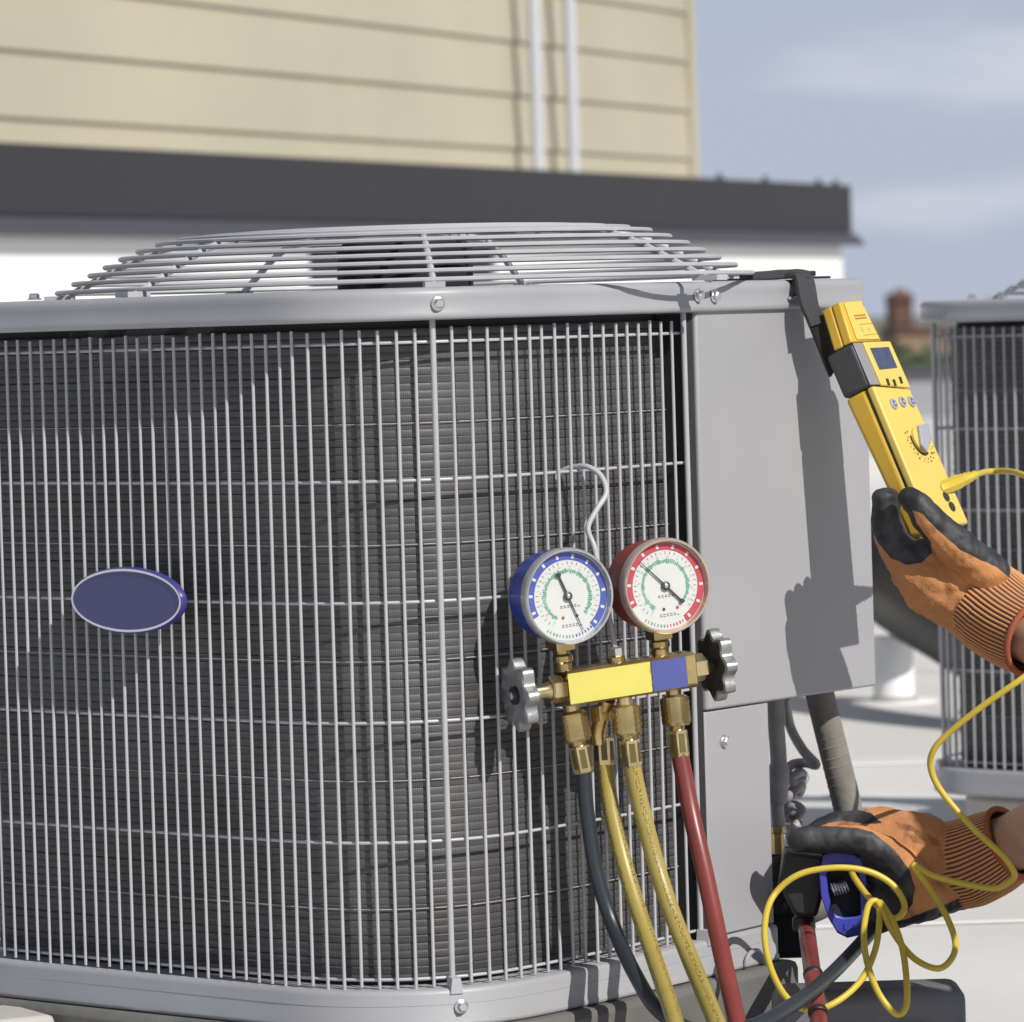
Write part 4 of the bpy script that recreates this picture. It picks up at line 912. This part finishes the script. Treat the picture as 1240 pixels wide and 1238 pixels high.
# hanging strap: a folded web over the cap edge
def ribbon(pts, w, th, name, m_, parent, base, wd=None):
    P = spline(pts, 6); k = MB(); n = len(P); vs = []
    for i, p in enumerate(P):
        t = (P[min(i+1, n-1)]-P[max(i-1, 0)]).normalized(); s = wd.normalized(); s = (s-t*s.dot(t)).normalized(); q = s.cross(t)
        vs += [p-s*w/2-q*th/2-base, p+s*w/2-q*th/2-base, p+s*w/2+q*th/2-base, p-s*w/2+q*th/2-base]
    fs = [(i*4+a, i*4+(a+1) % 4, (i+1)*4+(a+1) % 4, (i+1)*4+a) for i in range(n-1) for a in range(4)]+[(3, 2, 1, 0), tuple((n-1)*4+a for a in range(4))]
    k.add(vs, fs); return k.build(name, m_, parent, bevel=.0006)
U0e = V((U0.x, U0.y, U0.z))
d_s = pan_d(962, 345)
capz = Z_RT+U0.z
def pw_(d, off, z): q = pan(d, off, 0); return V((q.x+U0.x, q.y+U0.y, z))
sp_ = [pw_(d_s-.012, -.060, capz+.001), pw_(d_s-.010, -.020, capz+.0012), pw_(d_s-.006, .004, capz+.0015), pw_(d_s-.002, .0150, capz-.0005), hit(978, 366, P_W+PN*.014, PN), hit(989, 392, P_W+PN*.022, PN), hit(1001, 420, P_W+PN*.026, PN), hit(1012, 446, P_W+PN*.027, PN)]
st = ribbon(sp_, .026, .0022, 'hanging_strap', M_black, meter, MP, wd=PD)
ribbon([pw_(d_s-.004, .007, capz+.0048), pw_(d_s-.001, .0180, capz+.0022), hit(979, 367, P_W+PN*.0185, PN), hit(985, 381, P_W+PN*.0225, PN), hit(990, 393, P_W+PN*.0255, PN)], .027, .003, 'strap_fold', M_strap, st, MP, wd=PD)
ribbon([pw_(d_s-.054, -.006, capz+.0036), pw_(d_s-.036, -.003, capz+.0040), pw_(d_s-.018, .001, capz+.0046), pw_(d_s-.004, .008, capz+.0052), pw_(d_s+.008, .0150, capz+.0028)], .016, .0070, 'strap_loop', M_strap, st, MP, wd=PN)
k = MB(); k.box((-.008, -.0015, -.0012), (.008, .0015, .0012), M=frame_m(pw_(pan_d(954, 359), .0150, hit(954, 359, P_W, PN).z)-MP, (PD+V((0, 0, .25))).normalized(), PN, UPV)); k.build('strap_buckle', M_steel, st, bevel=.0005)
o = empty('cap_clip', pw_(pan_d(1010, 342), -.012, capz+.0005), 'small black clip lying on the cap edge right of the strap', 'clip')
k = MB(); k.box((-.012, -.004, 0), (.024, .004, .0022), M=frame_m(V((0, 0, 0)), PD, -PN, UPV)); k.build('clip_plate', M_black, o, bevel=.0006)
k = MB(); k.box((-.011, -.004, .0024), (-.001, .004, .007), M=frame_m(V((0, 0, 0)), PD, -PN, UPV)); k.build('clip_tooth', M_black, o, bevel=.001)

# ------------------------------------------------------------------ yellow test lead and blue pipe clamp
jack = mp(1140, 592)+MP
lead_px = [(1180, 575.5, -.035), (1200, 571, -.05), (1238, 575, -.09), (1290, 610, -.16), (1325, 690, -.22), (1300, 775, -.27), (1240, 820, -.29), (1190, 855, -.285), (1150, 887, -.275), (1131, 908, -.27), (1127, 930, -.265), (1141, 960, -.265), (1180, 1005, -.27), (1214, 1036, -.28), (1228, 1058, -.28), (1222, 1068, -.275), (1203, 1076, -.27), (1160, 1069, -.265), (1128, 1060, -.265), (1106, 1048, -.262), (1124, 1074, -.268), (1146, 1110, -.272), (1157, 1142, -.274), (1151, 1163, -.276), (1134, 1173, -.276), (1106, 1160, -.272), (1082, 1130, -.268), (1066, 1098, -.262), (1059, 1091, -.262), (1051, 1098, -.264), (1046, 1130, -.270), (1050, 1165, -.275), (1064, 1203, -.280), (1085, 1228, -.283), (1097, 1220, -.282), (1098, 1190, -.28), (1093, 1150, -.274), (1083, 1120, -.268), (1070, 1098, -.258), (1064, 1094, -.257), (1065, 1112, -.262), (1060, 1150, -.268), (1042, 1188, -.276), (1010, 1215, -.282), (978, 1223, -.284), (950, 1205, -.282), (931, 1165, -.278), (926, 1122, -.274), (936, 1086, -.27), (966, 1060, -.268), (1010, 1051, -.266), (1050, 1055, -.264), (1080, 1071, -.264), (1095, 1095, -.264), (1089, 1110, -.262), (1076, 1111, -.258), (1063, 1098, -.250), (1048, 1082, -.24), (1034, 1062, -.22), (1030, 1052, -.20)]
LY = jack.y
lead = empty('test_lead', jack, 'thin yellow test lead looping from the meter to the blue pipe clamp', 'cable')
pts = [jack-jack] + [at(x, y, 4.23+dy-.075*max(0, min(1, (y-1085)/120)))-jack for x, y, dy in lead_px]
pts[1] = (at(1180, 575.5, jack.y+.03)-jack)
path = spline(pts[1:], 9); k = MB(); k.tube(path, .0027, 12); k.build('lead_wire', M_lead, lead, angle=80)
d = pts[1].normalized(); Lp = pts[1].length; M = axis_m(V((0, 0, 0)), d)
k = MB(); k.lathe([(.0052, -.004), (.0066, .001), (.0068, Lp*.5), (.0056, Lp*.55), (.0060, Lp*.62), (.0050, Lp*.65), (.0056, Lp*.74), (.0044, Lp*.78), (.0050, Lp*.86), (.0036, Lp*.9), (.0040, Lp*1.02)], 8, M=M); k.build('banana_plug', M_lead, lead)

Yc = 4.03
pc = empty('pipe_clamp', at(1020, 1085, Yc), 'blue plastic spring clamp with black jaws squeezed in the lower glove', 'clamp'); b = pc.location
def P(px, py, y=0): return at(px, py, Yc+y)-b
outer = [(997, 1036), (1010, 1031), (1034, 1034), (1048, 1042), (1050, 1070), (1049, 1100), (1050, 1122), (1040, 1133), (1026, 1136), (1014, 1130), (1003, 1112), (994, 1085), (992, 1060)]
inner = [(1003, 1050), (1012, 1047), (1032, 1048), (1039, 1054), (1041, 1075), (1042, 1098), (1043, 1108), (1036, 1110), (1022, 1111), (1012, 1108), (1007, 1098), (1003, 1080), (1001, 1062)]
k = MB(); n = len(outer)
def rg(l, y): return [P(x, yy, y) for x, yy in l]
vs = rg(outer, -.004)+rg(inner, -.004)+rg(inner, .014)+rg(outer, .020)
k.add(vs, [(a*n+i, a*n+(i+1) % n, ((a+1) % 4)*n+(i+1) % n, ((a+1) % 4)*n+i) for a in range(4) for i in range(n)])
k.add(rg(inner, .0135), [tuple(range(n))]); k.build('handle_shell', M_clamp_blue, pc, bevel=.0015, angle=50)
for x in (1024, 1036):
    k = MB(); k.prism([P(x-2, 1119, -.005), P(x+2, 1119, -.005), P(x+1.4, 1126, -.005), P(x-1.4, 1126, -.005)], V((0, .004, 0))); k.build('shell_rib', M_clamp_blue, pc)
k = MB(); k.prism([P(*p_, .008) for p_ in inner], V((0, .004, 0))); k.build('shell_recess', M_dark, pc)
k = MB(); sp0, sp1 = P(1007, 1078, .002), P(1026, 1073, .002); ax = (sp1-sp0); q1 = V((0, 1, 0)); q2 = ax.normalized().cross(q1)
k.tube([sp0+ax*(i/90)+(q1*cos(i*2*pi/16)+q2*sin(i*2*pi/16))*.0055 for i in range(91)], .0008, 6); k.build('spring', M_steel, pc)
k = MB(); k.prism([P(950, 1030, .012), P(998, 1036, .012), P(1002, 1062, .012), P(990, 1112, .012), P(962, 1110, .012), P(944, 1075, .012)], V((0, .03, 0))); k.build('jaw', M_black, pc, bevel=.004)
k = MB(); k.prism([P(1042, 1052, .004), P(1062, 1048, .004), P(1078, 1072, .004), P(1070, 1098, .004), P(1046, 1100, .004)], V((0, .026, 0))); k.build('lever', M_black, pc, bevel=.004)

# ------------------------------------------------------------------ the technician: two gloved hands reaching in from the right
def cone_mesh(bm_mb, p, q, r0, r1, seg=14):
    d = q-p; l = d.length
    if l < 1e-6: d = V((0, 0, 1)); l = 1e-6
    M = axis_m(p, d); prof = []
    for i in range(7): a = -pi/2+i*pi/12; prof.append((max(r0*cos(a), 1e-5), r0*sin(a)))
    for i in range(1, 7): a = i*pi/12; prof.append((max(r1*cos(a), 1e-5), l+r1*sin(a)))
    bm_mb.lathe(prof, seg, M=M)
def blob(name, chains, voxel, mats, base, parent=None, pick=None, smooth=6, rough=0.0, rscale=60, weld=.5, marks=None):
    k = MB()
    for ch in chains:
        for (p, r0), (q, r1) in zip(ch, ch[1:]): cone_mesh(k, V(p)-base, V(q)-base, r0, r1)
    o = k.build(name, mats, parent)
    md = o.modifiers.new('remesh', 'REMESH'); md.mode = 'VOXEL'; md.voxel_size = voxel; md.use_smooth_shade = True
    sm = o.modifiers.new('smooth', 'SMOOTH'); sm.factor = weld; sm.iterations = smooth
    dg = bpy.context.evaluated_depsgraph_get(); me = bpy.data.meshes.new_from_object(o.evaluated_get(dg))
    o.modifiers.clear(); old = o.data; o.data = me; me.name = name; bpy.data.meshes.remove(old)
    me.materials.clear()
    for m_ in (mats if isinstance(mats, (list, tuple)) else [mats]): me.materials.append(m_)
    if rough:
        nrm = [v.normal.copy() for v in me.vertices]
        for v, nn in zip(me.vertices, nrm):
            c = v.co; w = noise.noise(c*rscale)*.6+(.5-abs(noise.noise(V((c.x*1.3, c.y, c.z*.8))*rscale*1.6+V((3, 7, 1)))))*.9+noise.noise(c*rscale*5)*.18+noise.noise(V((c.x*rscale*.6, c.y*rscale*.6, c.z*rscale*2.4))+V((9, 2, 5)))*.8
            v.co = c+nn*(w*rough)
    if pick:
        at_ = me.attributes.new('coat', 'FLOAT', 'POINT'); at_.data.foreach_set('value', [pick(v.co+base) for v in me.vertices])
        mk = coat(marks) if marks else (lambda c: -1.0)
        at_ = me.attributes.new('print_mark', 'FLOAT', 'POINT'); at_.data.foreach_set('value', [mk(v.co+base) for v in me.vertices])
    me.shade_smooth(); return o
person = empty('person', V((.95, 3.46, .003)), 'kneeling technician in orange and black work gloves reaching in from the right', 'person')
pb_ = V((.95, 3.46, .003))
def g2(px, py): return px, py
def dist_chain(c, ch):
    best = 9
    for p, q in zip(ch, ch[1:]):
        d = q-p; t = max(0, min(1, (c-p).dot(d)/d.length_squared)); best = min(best, (c-(p+d*t)).length)
    return best
# --- upper hand
YH = (mp(1100, 620)+MP).y
def H(px, py, dy=0): return at(px, py, YH+dy)
PXM = YH/FPX
thumb = [(H(1196, 694, -.012), 27*PXM), (H(1163, 668, -.022), 25*PXM), (H(1130, 634, -.030), 20*PXM), (H(1111, 612, -.030), 16.5*PXM), (H(1102, 604, -.028), 13.5*PXM)]
palm = [(H(1232, 752, .005), 46*PXM), (H(1190, 732, .008), 47*PXM), (H(1152, 714, .012), 43*PXM), (H(1128, 708, .014), 39*PXM)]
palm2 = [(H(1195, 745, .022), 40*PXM), (H(1138, 716, .030), 37*PXM), (H(1116, 701, .030), 30*PXM)]
web = [(H(1150, 700, .0), 32*PXM), (H(1122, 672, .004), 22*PXM)]
index = [(H(1132, 705, .004), 36*PXM), (H(1106, 688, .006), 30*PXM), (H(1084, 661, .008), 21*PXM), (H(1073, 632, .004), 18*PXM), (H(1071, 606, -.004), 15*PXM)]
def finger(dy, dx, s): return [(p+V((dx*PXM, dy, 0)), r*s) for p, r in index]
middle = finger(.018, 4, .94); ringf = finger(.035, 9, .88); little = finger(.050, 17, .78)
th_l = [p for p, r in thumb]; ix_l = [p for p, r in index]
def img(c):
    d = c-EYEV; dd = d.y*cos(PITCH)-d.z*sin(PITCH); v = d.y*sin(PITCH)+d.z*cos(PITCH); a = FPX*d.x/dd; b_ = -FPX*v/dd
    return 620+a*cos(ROLL)+b_*sin(ROLL), 619-a*sin(ROLL)+b_*cos(ROLL)
def plane_w(c, p, q, up):                            # signed distance of c from the line p-q along 'up'
    d = (q-p).normalized(); u_ = (up-d*up.dot(d)).normalized(); return (c-p).dot(u_)
def poly_sd(x, y, poly):                             # signed distance, positive inside
    best, ins = 1e9, False; n = len(poly)
    for i in range(n):
        (x0, y0), (x1, y1) = poly[i], poly[(i+1) % n]
        dx, dy = x1-x0, y1-y0; t = max(0, min(1, ((x-x0)*dx+(y-y0)*dy)/(dx*dx+dy*dy+1e-9)))
        best = min(best, math.hypot(x-x0-t*dx, y-y0-t*dy))
        if (y0 > y) != (y1 > y) and x < x0+(y-y0)/(y1-y0)*(x1-x0): ins = not ins
    return best if ins else -best
UP_COAT = [[(1040, 570), (1087, 575), (1098, 640), (1110, 655), (1127, 655), (1128, 670), (1116, 682), (1097, 684), (1078, 676), (1063, 657), (1054, 637), (1040, 610)],
           [(1078, 590), (1092, 606), (1104, 616), (1110, 634), (1126, 655), (1129, 672), (1108, 664), (1090, 640), (1078, 612)],
           [(1076, 585), (1095, 575), (1132, 590), (1166, 622), (1184, 628), (1215, 660), (1250, 705), (1238, 712), (1205, 686), (1182, 676), (1163, 666), (1150, 655), (1134, 641), (1116, 622), (1102, 617), (1086, 612)]]
LO_COAT = [[(900, 985), (985, 999), (1040, 1003), (1057, 1008), (1082, 1028), (1101, 1053), (1108, 1075), (1105, 1095), (1091, 1113), (1074, 1122), (1040, 1160), (900, 1160)],
           [(968, 1000), (988, 990), (1006, 983), (1030, 979), (1054, 984), (1069, 997), (1046, 998), (1022, 994), (1003, 997), (985, 1004)],
           [(1060, 1124), (1100, 1112), (1150, 1093), (1192, 1072), (1200, 1100), (1120, 1150), (1040, 1160)]]
def coat(polys):
    def f(c):
        x, y = img(c); return max(poly_sd(x, y, p) for p in polys)*PXM
    return f
pick_up = coat(UP_COAT)
glove = blob('glove', [thumb, palm, palm2, web, index, middle, ringf, little], .0013, [M_glove], pb_, person, pick_up, 8, .0015, 50)
tag(glove, 'orange knit glove gripping the yellow meter')
# cuff sections
def cuff(parent, chain, seg=232, name='cuff', flare=0):
    P_ = spline([c for c, r in chain], 8); rr_ = np.interp(np.linspace(0, 1, len(P_)), np.linspace(0, 1, len(chain)), [r for c, r in chain])
    k = MB(); path = [p-pb_ for p in P_]; k.tube(path, [float(r) for r in rr_], seg, caps=False)
    for i in range(len(path)):                       # knitted ribs stand proud
        for q in range(seg):
            idx = i*seg+q; c = path[i]; v = V(k.v[idx]); k.v[idx] = tuple(c+(v-c)*(1+.022*sin(q/seg*2*pi*58)))
    return k.build(name, M_cuff, parent, angle=80)
wr = [(H(1184, 724, .012), 53*PXM), (H(1206, 741, .004), 55*PXM), (H(1230, 758, -.012), 53*PXM), (H(1256, 772, -.032), 49*PXM)]
cuff(glove, wr)
k = MB(); ax_ = (wr[3][0]-wr[2][0]).normalized(); u1 = ax_.orthogonal().normalized(); u2 = ax_.cross(u1); cc = wr[3][0]-pb_
k.tube([cc+(u1*cos(t)+u2*sin(t))*wr[3][1]*.99 for t in np.linspace(0, 2*pi, 41)], .0028, 10, caps=False); k.build('cuff_hem', M_hem, glove)
# --- lower hand
YL = 4.035; PL = YL/FPX
def K(px, py, dy=0): return at(px, py, YL+dy)
b_hand = [(K(1196, 1038, .006), 42*PL), (K(1150, 1049, .012), 51*PL), (K(1108, 1042, .014), 60*PL), (K(1066, 1028, .020), 51*PL), (K(1046, 1018, .026), 38*PL)]
b_low = [(K(1160, 1062, .01), 40*PL), (K(1110, 1078, .0), 42*PL), (K(1078, 1096, -.004), 30*PL), (K(1052, 1122, .0), 15*PL)]
th2 = [(K(1116, 1082, -.016), 30*PL), (K(1098, 1058, -.026), 24*PL), (K(1072, 1030, -.026), 19*PL), (K(1044, 1017, -.024), 17.5*PL), (K(1006, 1016, -.022), 17*PL), (K(970, 1018, -.020), 15.5*PL)]
ix2 = [(K(1080, 1010, .03), 30*PL), (K(1046, 998, .034), 17*PL), (K(1015, 997, .030), 15*PL), (K(985, 1010, .024), 13*PL)]
md2 = [(K(1074, 1030, .05), 28*PL), (K(1040, 1012, .055), 15*PL), (K(1005, 1022, .055), 14*PL), (K(985, 1040, .045), 13*PL)]
rg2 = [(K(1074, 1060, .055), 24*PL), (K(1040, 1052, .06), 14*PL), (K(1008, 1065, .055), 13*PL)]
lt2 = [(K(1085, 1090, .045), 20*PL), (K(1056, 1098, .05), 12*PL), (K(1030, 1104, .045), 11*PL)]
t2 = [p for p, r in th2]; i2 = [p for p, r in ix2]
pick_lo = coat(LO_COAT)
MARKS = [[(1086, 996), (1106, 1001), (1108, 1007), (1088, 1003)], [(1104, 1003), (1114, 1007), (1121, 1018), (1112, 1016)], [(1097, 1010), (1108, 1013), (1116, 1022), (1106, 1020)], [(1122, 1010), (1134, 1016), (1139, 1024), (1128, 1024)]]
glove2 = blob('glove', [b_hand, b_low, th2, ix2, md2, rg2, lt2], .0013, [M_glove], pb_, person, pick_lo, 8, .0016, 50, marks=MARKS)
tag(glove2, 'orange knit glove squeezing the blue clamp')
wr2 = [(K(1154, 1049, .012), 53*PL), (K(1176, 1044, .006), 54*PL), (K(1202, 1033, -.004), 51*PL), (K(1224, 1021, -.014), 46*PL)]
cuff(glove2, wr2)
k = MB(); ax_ = (wr2[3][0]-wr2[2][0]).normalized(); u1 = ax_.orthogonal().normalized(); u2 = ax_.cross(u1); cc = wr2[3][0]-pb_
k.tube([cc+(u1*cos(t)+u2*sin(t))*wr2[3][1]*.99 for t in np.linspace(0, 2*pi, 41)], .0026, 10, caps=False); k.build('cuff_hem', M_hem, glove2)
# --- body (mostly outside the frame): forearms, upper arms, torso, head, kneeling legs
eu, el = V((.575, 3.60, .475)), V((.66, 3.62, .44))
su, sl = V((.83, 3.33, .62)), V((.90, 3.60, .62))
arm_u = [(H(1225, 755, -.005), 36*PXM), (H(1275, 782, -.045), 38*PXM), (at(1380, 800, 3.86), 36*PXM), (eu, .034), (V((.71, 3.46, .55)), .039), (su, .045)]
arm_l = [(K(1180, 1036, .012), 38*PL), (K(1228, 1020, -.014), 36*PL), (at(1285, 985, 3.93), 36*PL), (el, .036), (V((.79, 3.61, .53)), .040), (sl, .045)]
torso = [(V((1.0, 3.46, .17)), .105), (V((.99, 3.46, .34)), .10), (V((.96, 3.46, .54)), .105), (V((.95, 3.46, .64)), .055), (V((.935, 3.46, .70)), .042), (V((.92, 3.46, .755)), .045)]
girdle = [(su, .05), (V((.95, 3.46, .615)), .07), (sl, .05)]
head = [(V((.915, 3.46, .80)), .068), (V((.905, 3.46, .845)), .070)]
jaw = [(V((.90, 3.46, .775)), .048), (V((.875, 3.46, .770)), .030)]
nose = [(V((.848, 3.46, .815)), .008), (V((.838, 3.46, .795)), .010)]
ears = [[(V((.925, 3.46+s*.068, .815)), .010), (V((.930, 3.46+s*.072, .795)), .008)] for s in (-1, 1)]
legs = [[(V((1.02, 3.46+s*.075, .17)), .080), (V((.80, 3.46+s*.10, .075)), .058), (V((.80, 3.46+s*.10, .060)), .054), (V((1.08, 3.46+s*.09, .050)), .038), (V((1.14, 3.46+s*.09, .035)), .030), (V((1.06, 3.46+s*.09, .028)), .024)] for s in (-1, 1)]
bodyo = blob('body', [arm_u, arm_l, torso, girdle, head, jaw, nose]+ears+legs, .005, [M_skin], pb_, person, None, 5)
fat = lambda ch, e: [(p, r+e) for p, r in ch]
blob('shirt', [fat(torso[:4], .008), fat(girdle, .008), fat([arm_u[5], arm_u[4]], .010), fat([arm_l[5], arm_l[4]], .010)], .006, [M_shirt], pb_, person, None, 3, .003, 18)
blob('trousers', [fat(torso[:1]+[(V((1.0, 3.46, .24)), .10)], .012)]+[fat(l[:5], .008) for l in legs], .006, [M_trouser], pb_, person, None, 3, .003, 18)
blob('hair', [[(V((.925, 3.46, .86)), .066), (V((.945, 3.46, .82)), .060)]], .005, [M_hair], pb_, person, None, 2, .004, 40)
for s in (-1, 1):
    k = MB(); k.lathe([(.001, -.007), (.006, -.004), (.008, 0), (.006, .004), (.001, .007)], 14, M=Matrix.Translation(V((.850, 3.46+s*.026, .822))-pb_)); k.build('eye', M_dial, person)
